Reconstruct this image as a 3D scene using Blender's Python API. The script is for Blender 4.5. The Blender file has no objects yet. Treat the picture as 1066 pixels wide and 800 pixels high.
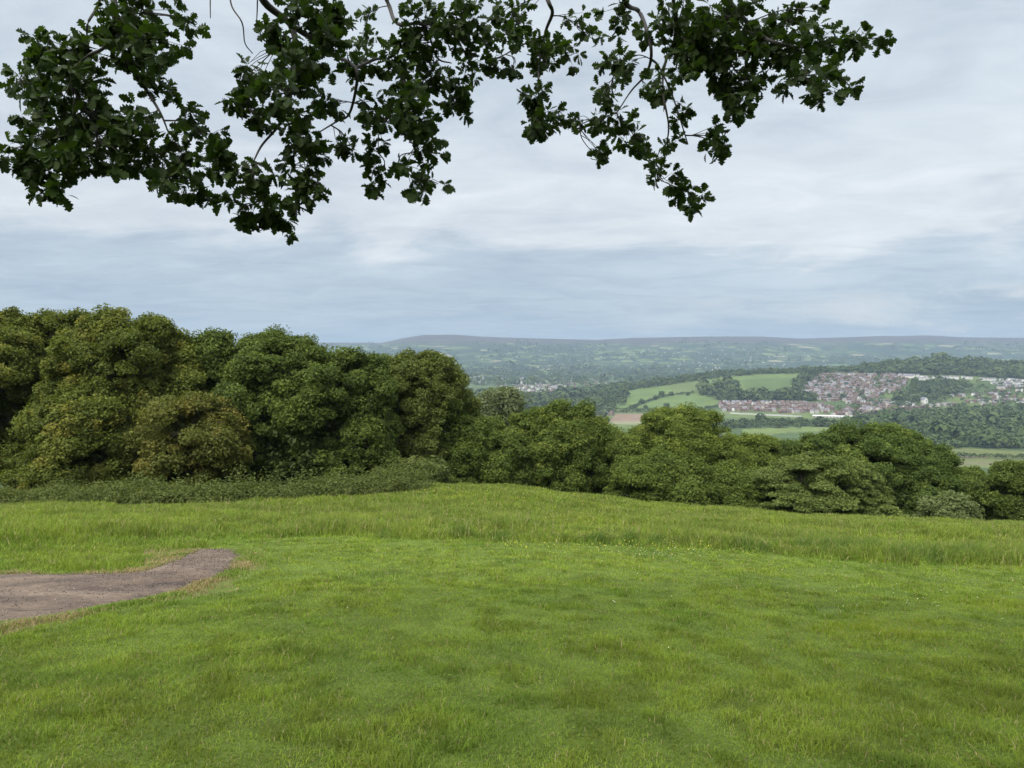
import bpy, math, random
import numpy as np
R = math.radians
random.seed(7); rng = np.random.default_rng(11)
scene = bpy.context.scene
COL = scene.collection

# ------------------------------------------------------------------ camera
# the eye of the photographer is the origin, +Y looks down the hill
F, CX, HY = 775.0, 533.0, 372.0            # focal length, principal column, horizon row (photo is 1066 x 800)
cam_d = bpy.data.cameras.new('camera'); cam = bpy.data.objects.new('camera', cam_d); COL.objects.link(cam)
cam.location = (0, 0, 0); cam.rotation_euler = (R(90), 0, 0)
cam_d.sensor_width = 36; cam_d.lens = 36*F/1066; cam_d.shift_y = -(400-HY)/1066
cam_d.clip_start = 0.05; cam_d.clip_end = 60000
scene.camera = cam

# ------------------------------------------------------------------ exposure
vs = scene.view_settings
vs.view_transform = 'Standard'; vs.look = 'None'; vs.gamma = 1; vs.use_curve_mapping = False; vs.exposure = 0.9
scene.render.engine = 'CYCLES'
cy = scene.cycles
cy.max_bounces = 6; cy.diffuse_bounces = 3; cy.transmission_bounces = 3; cy.glossy_bounces = 2; cy.volume_bounces = 0
cy.transparent_max_bounces = 4; cy.caustics_reflective = False; cy.caustics_refractive = False

# ------------------------------------------------------------------ sky: nishita seen through layered overcast cloud
SUN_EL, SUN_AZ = 52, 215                     # azimuth clockwise from +Y (the view direction)
world = bpy.data.worlds.new('World'); scene.world = world; world.use_nodes = True
nt = world.node_tree; nt.nodes.clear()
def N(t, typ, **kw):
    n = t.nodes.new(typ)
    for k, v in kw.items(): setattr(n, k, v)
    return n
def mth(t, op, a, b=None, c=None, clamp=False):
    n = N(t, 'ShaderNodeMath', operation=op, use_clamp=clamp)
    for i, v in enumerate((a, b, c)):
        if v is None: continue
        if hasattr(v, 'links'): t.links.new(v, n.inputs[i])
        else: n.inputs[i].default_value = v
    return n.outputs[0]
def ramp(t, fac, stops, interp='LINEAR'):
    n = N(t, 'ShaderNodeValToRGB'); n.color_ramp.interpolation = interp
    els = n.color_ramp.elements
    while len(els) > 1: els.remove(els[-1])
    els[0].position, els[0].color = stops[0][0], (*stops[0][1], 1)
    for p, c in stops[1:]:
        e = els.new(p); e.color = (*c, 1)
    t.links.new(fac, n.inputs[0]); return n.outputs[0]
def mixc(t, fac, a, b, mode='MIX'):
    n = N(t, 'ShaderNodeMix', data_type='RGBA', blend_type=mode)
    for i, v in ((0, fac), (6, a), (7, b)):
        if hasattr(v, 'links'): t.links.new(v, n.inputs[i])
        elif isinstance(v, tuple): n.inputs[i].default_value = (*v, 1)
        else: n.inputs[i].default_value = v
    return n.outputs[2]
out = N(nt, 'ShaderNodeOutputWorld'); bg = N(nt, 'ShaderNodeBackground'); bg.inputs[1].default_value = 0.1
sky = N(nt, 'ShaderNodeTexSky', sky_type='NISHITA', sun_disc=False, sun_elevation=R(SUN_EL), sun_rotation=R(SUN_AZ))
tc = N(nt, 'ShaderNodeTexCoord'); sp = N(nt, 'ShaderNodeSeparateXYZ'); nt.links.new(tc.outputs['Generated'], sp.inputs[0])
dz = mth(nt, 'MAXIMUM', sp.outputs[2], 0.0)
den = mth(nt, 'ADD', dz, 0.085)
cb = N(nt, 'ShaderNodeCombineXYZ')
nt.links.new(mth(nt, 'DIVIDE', sp.outputs[0], den), cb.inputs[0]); nt.links.new(mth(nt, 'DIVIDE', sp.outputs[1], den), cb.inputs[1])
def noise(t, vec, scale, detail=6, rough=0.55, dist=0.0, sc=(1, 1, 1), loc=(0, 0, 0), rot=0):
    mp = N(t, 'ShaderNodeMapping'); mp.inputs[1].default_value = loc; mp.inputs[2].default_value = (0, 0, rot); mp.inputs[3].default_value = sc
    t.links.new(vec, mp.inputs[0])
    n = N(t, 'ShaderNodeTexNoise'); n.inputs['Scale'].default_value = scale; n.inputs['Detail'].default_value = detail
    n.inputs['Roughness'].default_value = rough; n.inputs['Distortion'].default_value = dist
    t.links.new(mp.outputs[0], n.inputs['Vector']); return n.outputs['Fac']
n1 = noise(nt, cb.outputs[0], 0.42, 8, 0.58, 0.6, (0.8, 1.15, 1), (3.1, 1.7, 0), 0.25)     # big sheets
n2 = noise(nt, cb.outputs[0], 2.1, 8, 0.62, 0.9, (0.85, 1.15, 1), (0.3, 5.2, 0), 0.2)     # ripples and torn edges
n3 = noise(nt, tc.outputs['Generated'], 4.0, 8, 0.6, 0.4, (1, 1, 3.2), (2.3, 0.4, 1.1))       # ragged lower edges of the sheets
warp = mth(nt, 'ADD', mth(nt, 'MULTIPLY', mth(nt, 'SUBTRACT', n1, 0.5), 0.10), mth(nt, 'MULTIPLY', mth(nt, 'SUBTRACT', n3, 0.5), 0.13))
el = mth(nt, 'ADD', dz, warp)
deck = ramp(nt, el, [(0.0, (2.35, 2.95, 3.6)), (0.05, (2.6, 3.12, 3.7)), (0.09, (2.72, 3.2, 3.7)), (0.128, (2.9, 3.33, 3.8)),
                     (0.15, (3.95, 4.2, 4.45)), (0.21, (4.1, 4.35, 4.6)), (0.30, (3.7, 4.08, 4.42)), (0.43, (3.8, 4.2, 4.55)), (0.6, (7.5, 8.1, 8.6)), (1.0, (15, 15.6, 16))])  # overhead stops raised well above the low sky to light the ground
cm = mth(nt, 'ADD', mth(nt, 'MULTIPLY', n1, 0.4), mth(nt, 'ADD', mth(nt, 'MULTIPLY', n2, 0.35), mth(nt, 'MULTIPLY', n3, 0.25)))
lump = ramp(nt, cm, [(0.37, (0.78, 0.81, 0.845)), (0.455, (0.93, 0.94, 0.955)), (0.51, (1.03, 1.03, 1.02)), (0.60, (1.19, 1.165, 1.13))])
cloud = mixc(nt, 1.0, deck, lump, 'MULTIPLY')
# a pale break low in the sheets, down the valley to the right
win = mth(nt, 'MULTIPLY', ramp(nt, el, [(0.035, (0, 0, 0)), (0.055, (1, 1, 1)), (0.075, (1, 1, 1)), (0.09, (0, 0, 0))]), ramp(nt, sp.outputs[0], [(0.12, (0, 0, 0)), (0.5, (1, 1, 1))]))
win = mth(nt, 'MULTIPLY', win, ramp(nt, n3, [(0.40, (0, 0, 0)), (0.56, (1, 1, 1))]))
cloud = mixc(nt, win, cloud, (4.2, 4.3, 4.3))
# glow added to unseen cloud around the sun, behind the camera, to brighten the ground
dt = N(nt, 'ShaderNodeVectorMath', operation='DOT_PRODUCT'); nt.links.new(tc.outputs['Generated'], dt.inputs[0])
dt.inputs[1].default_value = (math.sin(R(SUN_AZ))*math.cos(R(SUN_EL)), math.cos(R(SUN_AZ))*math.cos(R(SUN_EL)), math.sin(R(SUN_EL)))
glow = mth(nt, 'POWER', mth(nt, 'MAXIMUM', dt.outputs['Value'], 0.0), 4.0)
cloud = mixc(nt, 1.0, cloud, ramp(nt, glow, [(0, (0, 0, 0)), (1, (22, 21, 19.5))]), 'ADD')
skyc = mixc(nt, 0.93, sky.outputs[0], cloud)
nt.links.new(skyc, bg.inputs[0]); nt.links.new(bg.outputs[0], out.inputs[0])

# ------------------------------------------------------------------ sun, spread by the cloud
sd = bpy.data.lights.new('sun', 'SUN'); sd.energy = 1.5; sd.angle = R(14); sd.color = (1, 0.95, 0.86)
sun = bpy.data.objects.new('sun', sd); COL.objects.link(sun)
sun.rotation_euler = (R(90-SUN_EL), 0, R(180-SUN_AZ))
HAZE_DENSITY = 0.95e-4; HAZE_COLOR = (0.36, 0.475, 0.62)

# ------------------------------------------------------------------ helpers
def hsh(ix, iy, seed):
    h = (ix.astype(np.int64)*374761393 + iy.astype(np.int64)*668265263 + seed*2147483647) & 0xffffffff
    h = ((h ^ (h >> 13))*1274126177) & 0xffffffff
    return ((h ^ (h >> 16)) & 0xffff)/65535.0
def vnoise(x, y, seed=0):
    x = np.asarray(x, float); y = np.asarray(y, float)
    ix = np.floor(x); iy = np.floor(y); fx = x-ix; fy = y-iy
    fx = fx*fx*(3-2*fx); fy = fy*fy*(3-2*fy)
    a = hsh(ix, iy, seed); b = hsh(ix+1, iy, seed); c = hsh(ix, iy+1, seed); d = hsh(ix+1, iy+1, seed)
    return (a*(1-fx)+b*fx)*(1-fy)+(c*(1-fx)+d*fx)*fy
def fbm(x, y, seed=0, octv=4):
    s = 0; a = 0.5; tot = 0
    for k in range(octv):
        s = s+a*vnoise(np.asarray(x)*2**k, np.asarray(y)*2**k, seed+k*17); tot += a; a *= 0.55
    return s/tot
def sst(a, b, x):
    t = np.clip((np.asarray(x, float)-a)/(b-a), 0, 1); return t*t*(3-2*t)
def tag(o, label=None, cat=None, group=None, kind=None):
    if label: o['label'] = label
    if cat: o['category'] = cat
    if group: o['group'] = group
    if kind: o['kind'] = kind
    return o
def link(name, me, parent=None):
    o = bpy.data.objects.new(name, me); COL.objects.link(o)
    if parent: o.parent = parent
    return o
def empty(name, loc=(0, 0, 0)):
    o = bpy.data.objects.new(name, None); COL.objects.link(o); o.location = loc; o.empty_display_size = 0.3; return o
def build(name, V, faces, mats, parent=None, col=None, midx=None, smooth=False):
    """faces: list of (n,k) index arrays with k = 3 or 4"""
    me = bpy.data.meshes.new(name); V = np.asarray(V, np.float32)
    me.vertices.add(len(V)); me.vertices.foreach_set('co', V.ravel())
    fs = [np.asarray(f, np.int32) for f in faces if len(f)]
    lt = np.concatenate([np.full(len(f), f.shape[1], np.int32) for f in fs]); li = np.concatenate([f.ravel() for f in fs])
    me.loops.add(len(li)); me.loops.foreach_set('vertex_index', li)
    me.polygons.add(len(lt)); st = np.zeros(len(lt), np.int32); st[1:] = np.cumsum(lt)[:-1]
    me.polygons.foreach_set('loop_start', st)
    if midx is not None: me.polygons.foreach_set('material_index', np.asarray(midx, np.int32))
    if smooth: me.polygons.foreach_set('use_smooth', np.ones(len(lt), bool))
    for m in (mats if isinstance(mats, (list, tuple)) else [mats]): me.materials.append(m)
    me.update(calc_edges=True)
    if col is not None:
        ca = me.color_attributes.new('tint', 'FLOAT_COLOR', 'POINT')
        c4 = np.ones((len(V), 4), np.float32); c4[:, :3] = col
        ca.data.foreach_set('color', c4.ravel())
    return link(name, me, parent)
def tube_arrays(paths, sides=6):
    """paths: list of (points (n,3), radii (n,)) -> one vertex array and quads"""
    VV = []; QQ = []; off = 0
    for P, rr in paths:
        P = np.asarray(P, float); rr = np.asarray(rr, float); n = len(P)
        T = np.gradient(P, axis=0); T /= np.linalg.norm(T, axis=1)[:, None]+1e-9
        ref = np.array([0.31, 0.17, 0.93]) if abs(T[:, 2]).mean() < 0.8 else np.array([0.9, 0.3, 0.1])
        A = np.cross(T, ref); A /= np.linalg.norm(A, axis=1)[:, None]+1e-9
        B = np.cross(T, A)
        an = np.arange(sides)*2*np.pi/sides
        ring = P[:, None, :]+rr[:, None, None]*(np.cos(an)[None, :, None]*A[:, None, :]+np.sin(an)[None, :, None]*B[:, None, :])
        VV.append(ring.reshape(-1, 3))
        i = np.arange(n-1)[:, None]*sides+np.arange(sides)[None, :]; j = np.arange(n-1)[:, None]*sides+(np.arange(sides)[None, :]+1) % sides
        QQ.append(off+np.stack([i, j, j+sides, i+sides], -1).reshape(-1, 4)); off += n*sides
    return np.concatenate(VV), np.concatenate(QQ)
def smooth_path(pts, n=4):
    """catmull-rom through pts (rows may carry a radius)"""
    P = np.asarray(pts, float); Q = np.vstack([2*P[0]-P[1], P, 2*P[-1]-P[-2]]); o = []
    for i in range(1, len(Q)-2):
        for t in np.linspace(0, 1, n, endpoint=False):
            a, b, c, d = Q[i-1], Q[i], Q[i+1], Q[i+2]
            o.append(0.5*((2*b)+(-a+c)*t+(2*a-5*b+4*c-d)*t*t+(-a+3*b-3*c+d)*t**3))
    o.append(P[-1]); return np.array(o)
def inpoly(px, py, poly):
    px = np.asarray(px, float); py = np.asarray(py, float); r = np.zeros(px.shape, bool); n = len(poly); j = n-1
    for i in range(n):
        xi, yi = poly[i]; xj, yj = poly[j]
        r ^= ((yi > py) != (yj > py)) & (px < (xj-xi)*(py-yi)/((yj-yi)+1e-12)+xi); j = i
    return r

# ------------------------------------------------------------------ materials
def mat(name):
    m = bpy.data.materials.new(name); m.use_nodes = True; t = m.node_tree; t.nodes.clear()
    o = N(t, 'ShaderNodeOutputMaterial'); return m, t, o
def leaf_mat(name, transl=0.35, rough=0.55, spec=0.25, gain=(1.3, 1.35, 0.7)):
    m, t, o = mat(name)
    a = N(t, 'ShaderNodeVertexColor', layer_name='tint')
    p = N(t, 'ShaderNodeBsdfPrincipled'); p.inputs['Roughness'].default_value = rough; p.inputs['Specular IOR Level'].default_value = spec
    t.links.new(a.outputs[0], p.inputs['Base Color'])
    tr = N(t, 'ShaderNodeBsdfTranslucent'); t.links.new(mixc(t, 1.0, a.outputs[0], gain, 'MULTIPLY'), tr.inputs[0])
    mx = N(t, 'ShaderNodeMixShader'); mx.inputs[0].default_value = transl
    t.links.new(p.outputs[0], mx.inputs[1]); t.links.new(tr.outputs[0], mx.inputs[2]); t.links.new(mx.outputs[0], o.inputs[0]); return m
def plain(name, c, rough=0.8, var=0.15, scale=3.0, bump=0.0):
    m, t, o = mat(name)
    p = N(t, 'ShaderNodeBsdfPrincipled'); p.inputs['Roughness'].default_value = rough
    co = N(t, 'ShaderNodeTexCoord'); n = noise(t, co.outputs['Object'], scale, 5, 0.6)
    t.links.new(ramp(t, n, [(0.3, tuple(v*(1-var) for v in c)), (0.7, tuple(v*(1+var) for v in c))]), p.inputs['Base Color'])
    if bump:
        b = N(t, 'ShaderNodeBump'); b.inputs['Strength'].default_value = bump; t.links.new(n, b.inputs['Height']); t.links.new(b.outputs[0], p.inputs['Normal'])
    t.links.new(p.outputs[0], o.inputs[0]); return m
M = dict(
    leaf=leaf_mat('tree_leaf', 0.33, 0.6, 0.08, (1.35, 1.35, 0.6)), oak=leaf_mat('oak_leaf', 0.25, 0.6, 0.1, (1.7, 2.0, 0.6)), grass=leaf_mat('grass_blade', 0.40, 0.6, 0.08, (1.15, 1.2, 0.6)),
    far=leaf_mat('far_leaf', 0.1, 0.9, 0.05), flower=leaf_mat('petal', 0.25, 0.6, 0.2, (1, 1, 1)),
    bark=plain('bark', (0.085, 0.07, 0.055), 0.9, 0.45, 9, 0.6), palebark=plain('pale_bark', (0.085, 0.08, 0.062), 0.9, 0.4, 7, 0.4), twig=plain('twig_bark', (0.02, 0.017, 0.014), 0.9, 0.4, 30, 0.4),
    brick=plain('red_brick', (0.140, 0.086, 0.072), 0.9, 0.2, 2), pinkbrick=plain('pale_brick', (0.185, 0.138, 0.118), 0.9, 0.2, 2),
    white=plain('white_render', (0.52, 0.51, 0.48), 0.8, 0.06, 1), cream=plain('cream_render', (0.40, 0.36, 0.32), 0.8, 0.08, 1),
    slate=plain('slate_roof', (0.11, 0.11, 0.125), 0.7, 0.2, 2), tile=plain('brown_tile_roof', (0.080, 0.058, 0.052), 0.8, 0.2, 2),
    redtile=plain('red_tile_roof', (0.112, 0.078, 0.070), 0.8, 0.2, 2), glass=plain('window_glass', (0.05, 0.06, 0.07), 0.15, 0.1, 1),
    metal=plain('pale_sheet_metal', (0.45, 0.46, 0.47), 0.5, 0.05, 1),
)
# ground that grows from a tinted mesh, with fine noise of its own
def ground_mat(name, s1, s2, var=0.25):
    m, t, o = mat(name)
    a = N(t, 'ShaderNodeVertexColor', layer_name='tint'); co = N(t, 'ShaderNodeTexCoord')
    n = noise(t, co.outputs['Object'], s1, 6, 0.6); nb = noise(t, co.outputs['Object'], s2, 5, 0.6)
    f = mth(t, 'ADD', mth(t, 'MULTIPLY', n, 0.5), mth(t, 'MULTIPLY', nb, 0.5))
    c = mixc(t, 1.0, a.outputs[0], ramp(t, f, [(0.3, (1-var,)*3), (0.7, (1+var,)*3)]), 'MULTIPLY')
    p = N(t, 'ShaderNodeBsdfPrincipled'); p.inputs['Roughness'].default_value = 0.95; p.inputs['Specular IOR Level'].default_value = 0.1
    t.links.new(c, p.inputs['Base Color']); t.links.new(p.outputs[0], o.inputs[0]); return m
M['meadow'] = ground_mat('meadow_soil', 3.0, 45, 0.6)
M['valley'] = ground_mat('valley_ground', 0.012, 0.08, 0.30)
def far_hill_mat():
    m, t, o = mat('far_hill_fields')
    co = N(t, 'ShaderNodeTexCoord'); geo = co.outputs['Object']; s = N(t, 'ShaderNodeSeparateXYZ'); t.links.new(geo, s.inputs[0])
    fl = N(t, 'ShaderNodeCombineXYZ'); t.links.new(s.outputs[0], fl.inputs[0]); t.links.new(s.outputs[1], fl.inputs[1])
    nz = N(t, 'ShaderNodeTexNoise'); nz.inputs['Scale'].default_value = 0.0016; nz.inputs['Detail'].default_value = 3; t.links.new(fl.outputs[0], nz.inputs['Vector'])
    wv = N(t, 'ShaderNodeVectorMath', operation='MULTIPLY_ADD'); t.links.new(nz.outputs['Color'], wv.inputs[0]); wv.inputs[1].default_value = (200, 200, 0); t.links.new(fl.outputs[0], wv.inputs[2])
    v = N(t, 'ShaderNodeTexVoronoi'); v.inputs['Scale'].default_value = 1/150; t.links.new(wv.outputs[0], v.inputs['Vector'])
    v2 = N(t, 'ShaderNodeTexVoronoi', feature='DISTANCE_TO_EDGE'); v2.inputs['Scale'].default_value = 1/150; t.links.new(wv.outputs[0], v2.inputs['Vector'])
    sc = N(t, 'ShaderNodeSeparateColor'); t.links.new(v.outputs['Color'], sc.inputs[0])
    field = ramp(t, sc.outputs[0], [(0.0, (0.028, 0.042, 0.022)), (0.25, (0.055, 0.085, 0.034)), (0.5, (0.10, 0.15, 0.05)), (0.72, (0.15, 0.19, 0.075)), (0.88, (0.07, 0.10, 0.045)), (0.95, (0.24, 0.23, 0.14))], 'CONSTANT')
    hedge = mth(t, 'LESS_THAN', v2.outputs[0], 0.09)
    c = mixc(t, hedge, field, (0.028, 0.045, 0.024))
    wn = noise(t, geo, 0.0022, 5, 0.6, 0.3, (0.6, 1, 0), (5, 2, 0))
    c = mixc(t, ramp(t, wn, [(0.51, (0, 0, 0)), (0.55, (1, 1, 1))]), c, (0.03, 0.05, 0.026))
    # open moor on the tops
    mh = mth(t, 'ADD', s.outputs[2], mth(t, 'MULTIPLY', noise(t, geo, 0.003, 6, 0.65), 170))
    moorc = ramp(t, noise(t, geo, 0.004, 6, 0.6, 0, (0.5, 1.2, 0)), [(0.35, (0.04, 0.038, 0.03)), (0.5, (0.062, 0.050, 0.046)), (0.65, (0.085, 0.072, 0.058))])
    c = mixc(t, ramp(t, mth(t, 'DIVIDE', mh, 400), [(0.5, (0, 0, 0)), (0.62, (1, 1, 1))]), c, moorc); c = mixc(t, 1.0, c, (0.86, 0.83, 0.80), 'MULTIPLY')
    p = N(t, 'ShaderNodeBsdfPrincipled'); p.inputs['Roughness'].default_value = 1; p.inputs['Specular IOR Level'].default_value = 0.0
    t.links.new(c, p.inputs['Base Color']); t.links.new(p.outputs[0], o.inputs[0]); return m
M['farhill'] = far_hill_mat()

# ------------------------------------------------------------------ the land
def near_z(x, y):
    yp = np.maximum(y, -6)
    h = 1.2+0.165*np.where(yp > 0, yp, yp*0.5)+0.25*np.exp(-(y/1.8)**2)
    h = h+0.045*np.where(x > 0, x, 0)*sst(-2, 12, y)
    h = h-0.85*np.exp(-((x+6)/11.0)**2-((y-43)/11.0)**2)
    h = h-0.30*np.exp(-((x+10.5)/3.2)**2-((y-14.5)/3.2)**2)        # grassy bank in the bend of the path
    yb = 43-6*sst(-2, 22, x); e = np.maximum(0, y-yb)
    h = h+0.20*e*e/(e+9)
    h = h+0.07*(fbm(x*0.6+40, y*0.6, 3, 2)-0.5)*sst(0, 3, np.abs(y)+1)+0.25*(fbm(x*0.12, y*0.12+9, 5, 2)-0.5)*sst(12, 25, y)
    return -h
SKY_L = np.array([(-260, 352), (180, 357), (330, 357), (398, 357.5), (418, 353), (440, 349.5), (472, 349), (500, 351), (530, 352.2), (620, 354.5), (660, 352.5), (740, 351), (792, 351), (832, 353.2),
                  (870, 352.2), (920, 350.3), (965, 350), (1005, 351.8), (1066, 352.5), (1300, 350)], float)
MID_L = np.array([(-260, 430), (560, 430), (610, 418), (640, 406), (690, 398), (760, 391), (830, 388.5), (870, 387.5), (905, 385), (950, 380), (990, 378.5), (1030, 382), (1066, 383), (1300, 380)], float)
FLOOR = -122.0
def land_z(x, y):
    x = np.asarray(x, float); y = np.asarray(y, float)
    th = np.arctan2(x, y); r = np.hypot(x, y); thc = np.clip(th, -R(52), R(52))
    px = CX+F*np.tan(thc); yd = r*np.cos(thc)
    front = 1-sst(R(60), R(100), np.abs(th))
    zn = near_z(np.clip(x, -90, 90), np.clip(y, -60, 200))
    s = np.clip((yd-40)/810, 0, 1); zs = FLOOR+104*(1-s)**1.45+3*(fbm(x*0.006, y*0.006, 21, 3)-0.5)*sst(120, 300, yd)
    b = sst(70, 130, r); z = zn*(1-b)+(zs*front+(-18-r*0.02)*(1-front))*b
    # hill with the fields and the estate
    top = np.maximum(-(np.interp(px, MID_L[:, 0], MID_L[:, 1])-HY)/F*2300, FLOOR)
    up = sst(1560, 2320, yd)*(1-sst(2420, 3100, yd))
    up = up*up*0.25+up*0.75
    z = z+(top-FLOOR)*up*front+2.5*(fbm(x*0.004+7, y*0.004, 31, 3)-0.5)*sst(1500, 1800, yd)*front
    # the long ridge on the other side of the vale
    rise = sst(3900, 8900, yd); rise = 0.62*rise+0.38*rise**3
    crest = -(np.interp(px, SKY_L[:, 0], SKY_L[:, 1])-HY)/F*9000
    bumps = 60*(fbm(x*0.0011, y*0.0011, 41, 4)-0.5)*sst(4200, 5600, yd)*(1-sst(7600, 8800, yd))+3*(fbm(x*0.006, 0, 43, 3)-0.5)*sst(8300, 9000, yd)
    z = z+((crest-FLOOR)*rise+bumps)*front*(1-0.35*sst(9300, 13000, yd))
    return z
def proj(x, y, z):
    return CX+F*x/y, HY-F*z/y
def hit(px, py, y0=1.5, y1=9000, n=900):
    """where a sight line meets the land, as x, y, z"""
    yy = np.geomspace(y0, y1, n); xx = (px-CX)/F*yy; zr = -(py-HY)/F*yy; zl = land_z(xx, yy)
    k = np.argmax(zl >= zr)
    if not (zl >= zr).any(): k = n-1
    a, b = max(k-1, 0), k
    da = zr[a]-zl[a]; db = zr[b]-zl[b]; f = da/(da-db) if da != db else 0; f = min(max(f, 0), 1)
    y = yy[a]+(yy[b]-yy[a])*f; x = (px-CX)/F*y
    return np.array([x, y, float(land_z(x, y))])
def geomr(a, b, s):
    return np.geomspace(a, b, max(2, int(math.log(b/a)/s)))[:-1]
rad = np.concatenate([geomr(0.3, 4, 0.03), geomr(4, 18, 0.012), geomr(18, 60, 0.02), geomr(60, 700, 0.035), geomr(700, 1500, 0.012), geomr(1500, 2700, 0.006), geomr(2700, 4000, 0.012), geomr(4000, 9600, 0.012), np.geomspace(9600, 17000, 14)])
ang = np.concatenate([np.linspace(-180, -48, 50)[:-1], np.linspace(-48, 48, 760), np.linspace(48, 180, 50)[1:-1]])
na, nr = len(ang), len(rad)
AA, RR = np.meshgrid(np.radians(ang), rad)
GX, GY = RR*np.sin(AA), RR*np.cos(AA); GZ = land_z(GX, GY)
i = np.arange(nr-1)[:, None]*na+np.arange(na)[None, :]; j = np.arange(nr-1)[:, None]*na+(np.arange(na)[None, :]+1) % na
Q = np.stack([i, j, j+na, i+na], -1).reshape(-1, 4)
GV = np.stack([GX, GY, GZ], -1).reshape(-1, 3)
gx, gy, gz = GV.T; gyc = np.maximum(gy, 0.5)
gpx, gpy = np.where(gy > 1, CX+F*gx/gyc, -999), np.where(gy > 1, HY-F*gz/gyc, -999)
tint = np.zeros((len(GV), 3)); r_all = np.hypot(gx, gy)
nn = fbm(gx*0.9, gy*0.9, 51, 3)[:, None]
tint[:] = np.array((0.068, 0.098, 0.018))*(0.7+0.6*nn)
fl = r_all > 120
base = np.array((0.045, 0.068, 0.026))+np.array((0.035, 0.040, 0.010))*sst(0.45, 0.7, fbm(gx*0.006, gy*0.009, 61, 4))[:, None]
tint[fl] = base[fl]
def paint(poly, c, lo=900, hi=3200):
    m = inpoly(gpx, gpy, poly) & (r_all > lo) & (r_all < hi); tint[m] = c
FIELD = (0.078, 0.112, 0.036)
paint([(630, 412), (660, 404), (700, 399), (739, 394), (768, 390), (832, 388), (831, 398), (822, 411), (800, 412), (772, 409), (745, 424), (690, 427), (650, 426), (632, 424)], FIELD)
paint([(690, 399), (740, 398), (728, 408), (705, 410)], (0.073, 0.0973, 0.035))
paint([(770, 396), (828, 393), (820, 408), (778, 406)], (0.0608, 0.0874, 0.0289))
paint([(560, 427), (700, 427), (760, 431), (760, 433.5), (560, 430)], (0.0798, 0.0988, 0.0456))
paint([(641, 431), (684, 431.5), (680, 438.5), (634, 439)], (0.152, 0.1102, 0.0798), 900, 2200)
paint([(600, 438.5), (680, 438.5), (676, 442), (600, 442)], (0.152, 0.152, 0.0912), 900, 2200)
paint([(755, 434.5), (938, 436.5), (925, 441), (770, 441)], (0.0593, 0.0836, 0.0342), 900, 2200)
paint([(760, 429.6), (835, 433), (835, 434.4), (760, 431)], (0.21, 0.21, 0.19), 900, 2200)
paint([(772, 447), (848, 444), (872, 446), (850, 449), (815, 451), (795, 454), (772, 456)], (0.095, 0.1254, 0.0418), 800, 2200)
paint([(975, 468), (1010, 467), (1090, 471), (1090, 488), (975, 486)], (0.0874, 0.1026, 0.038), 500, 1400)
paint([(985, 474), (1025, 475), (1030, 478), (985, 477)], (0.09, 0.085, 0.05), 500, 1400)
paint([(1000, 482), (1100, 480), (1100, 482.4), (1000, 484)], (0.10, 0.095, 0.055), 500, 1400)
paint([(868, 386), (905, 384), (902, 391), (866, 391)], (0.076, 0.0874, 0.0418))
tint[fl & (gy > 3050) & (gz < -60)] = base[fl & (gy > 3050) & (gz < -60)]*1.05
NEARV = (r_all < 30) & (gy > 1)
# ------------------------------------------------------------------ the path
EDGE_A = [(-420, 604), (-150, 600), (0, 598.5), (60, 599.5), (125, 598), (158, 591), (182, 583), (201, 576), (206, 573.5)]      # far side
EDGE_B = [(-420, 760), (-150, 692), (0, 655), (60, 644), (118, 632), (168, 622), (215, 607), (243, 594), (251, 582), (247, 574)]      # near side
def edge(E, n=24):
    P = np.array([hit(a, b, 2, 60)[:2] for a, b in E]); return smooth_path(P, n)
EA, EB = edge(EDGE_A), edge(EDGE_B)
def resample(P, n):
    L = np.concatenate([[0], np.cumsum(np.linalg.norm(np.diff(P, axis=0), axis=1))]); t = np.linspace(0, L[-1], n); return np.stack([np.interp(t, L, P[:, 0]), np.interp(t, L, P[:, 1])], -1)
EA, EB = resample(EA, 230), resample(EB, 230)
wob = lambda P, s: P+0.26*np.stack([fbm(P[:, 0]*2.1, P[:, 1]*2.1, s, 4)-0.5, fbm(P[:, 0]*2.1+9, P[:, 1]*2.1, s+1, 4)-0.5], -1)
EA, EB = wob(EA, 71), wob(EB, 75)
PATH_POLY = np.vstack([EA, EB[::-1]])
def seg_dist(P, L):
    d = np.full(len(P), 1e9)
    for a, b in zip(L[:-1], L[1:]):
        ab = b-a; t = np.clip(((P-a)@ab)/(ab@ab+1e-9), 0, 1); d = np.minimum(d, np.linalg.norm(P-(a+t[:, None]*ab), axis=1))
    return d
vd = np.full(len(GV), 9.0); nv = np.where(NEARV)[0]; pn = GV[nv, :2]; vd[nv] = np.minimum(seg_dist(pn, EA[::5]), seg_dist(pn, EB[::5]))
sw = (np.exp(-(vd/0.22)**2)*sst(0.3, 0.6, fbm(gx*1.7, gy*1.7, 99, 2)))[:, None]; tint = tint+(np.array((0.13, 0.10, 0.058))-tint)*sw*0.75
qr = RR.ravel()[Q[:, 0]]; qy = gyc[Q[:, 0]]; qf = np.abs(np.degrees(AA.ravel()[Q[:, 0]])) < 75
def land(name, sel, m, lab):
    q = Q[sel]; u, inv = np.unique(q, return_inverse=True)
    o = build(name, GV[u], [inv.reshape(-1, 4)], m, None, tint[u], smooth=True); tag(o, lab, kind='structure'); return o
land('meadow', qr < 75, M['meadow'], 'grassy hillside meadow falling away below the camera')
land('valley_floor', (qr >= 75) & (qr < 1560), M['valley'], 'scrubby valley floor beyond the meadow trees')
land('hill', (qr >= 1560) & (qr < 3900), M['valley'], 'middle distance hill with pale green fields and an estate')
land('far_hills', qr >= 3900, M['farhill'], 'long hazy ridge of fields and moorland on the skyline')
K = 14; tt = np.linspace(0, 1, K); PP = EA[:, None, :]*(1-tt)[None, :, None]+EB[:, None, :]*tt[None, :, None]
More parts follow.
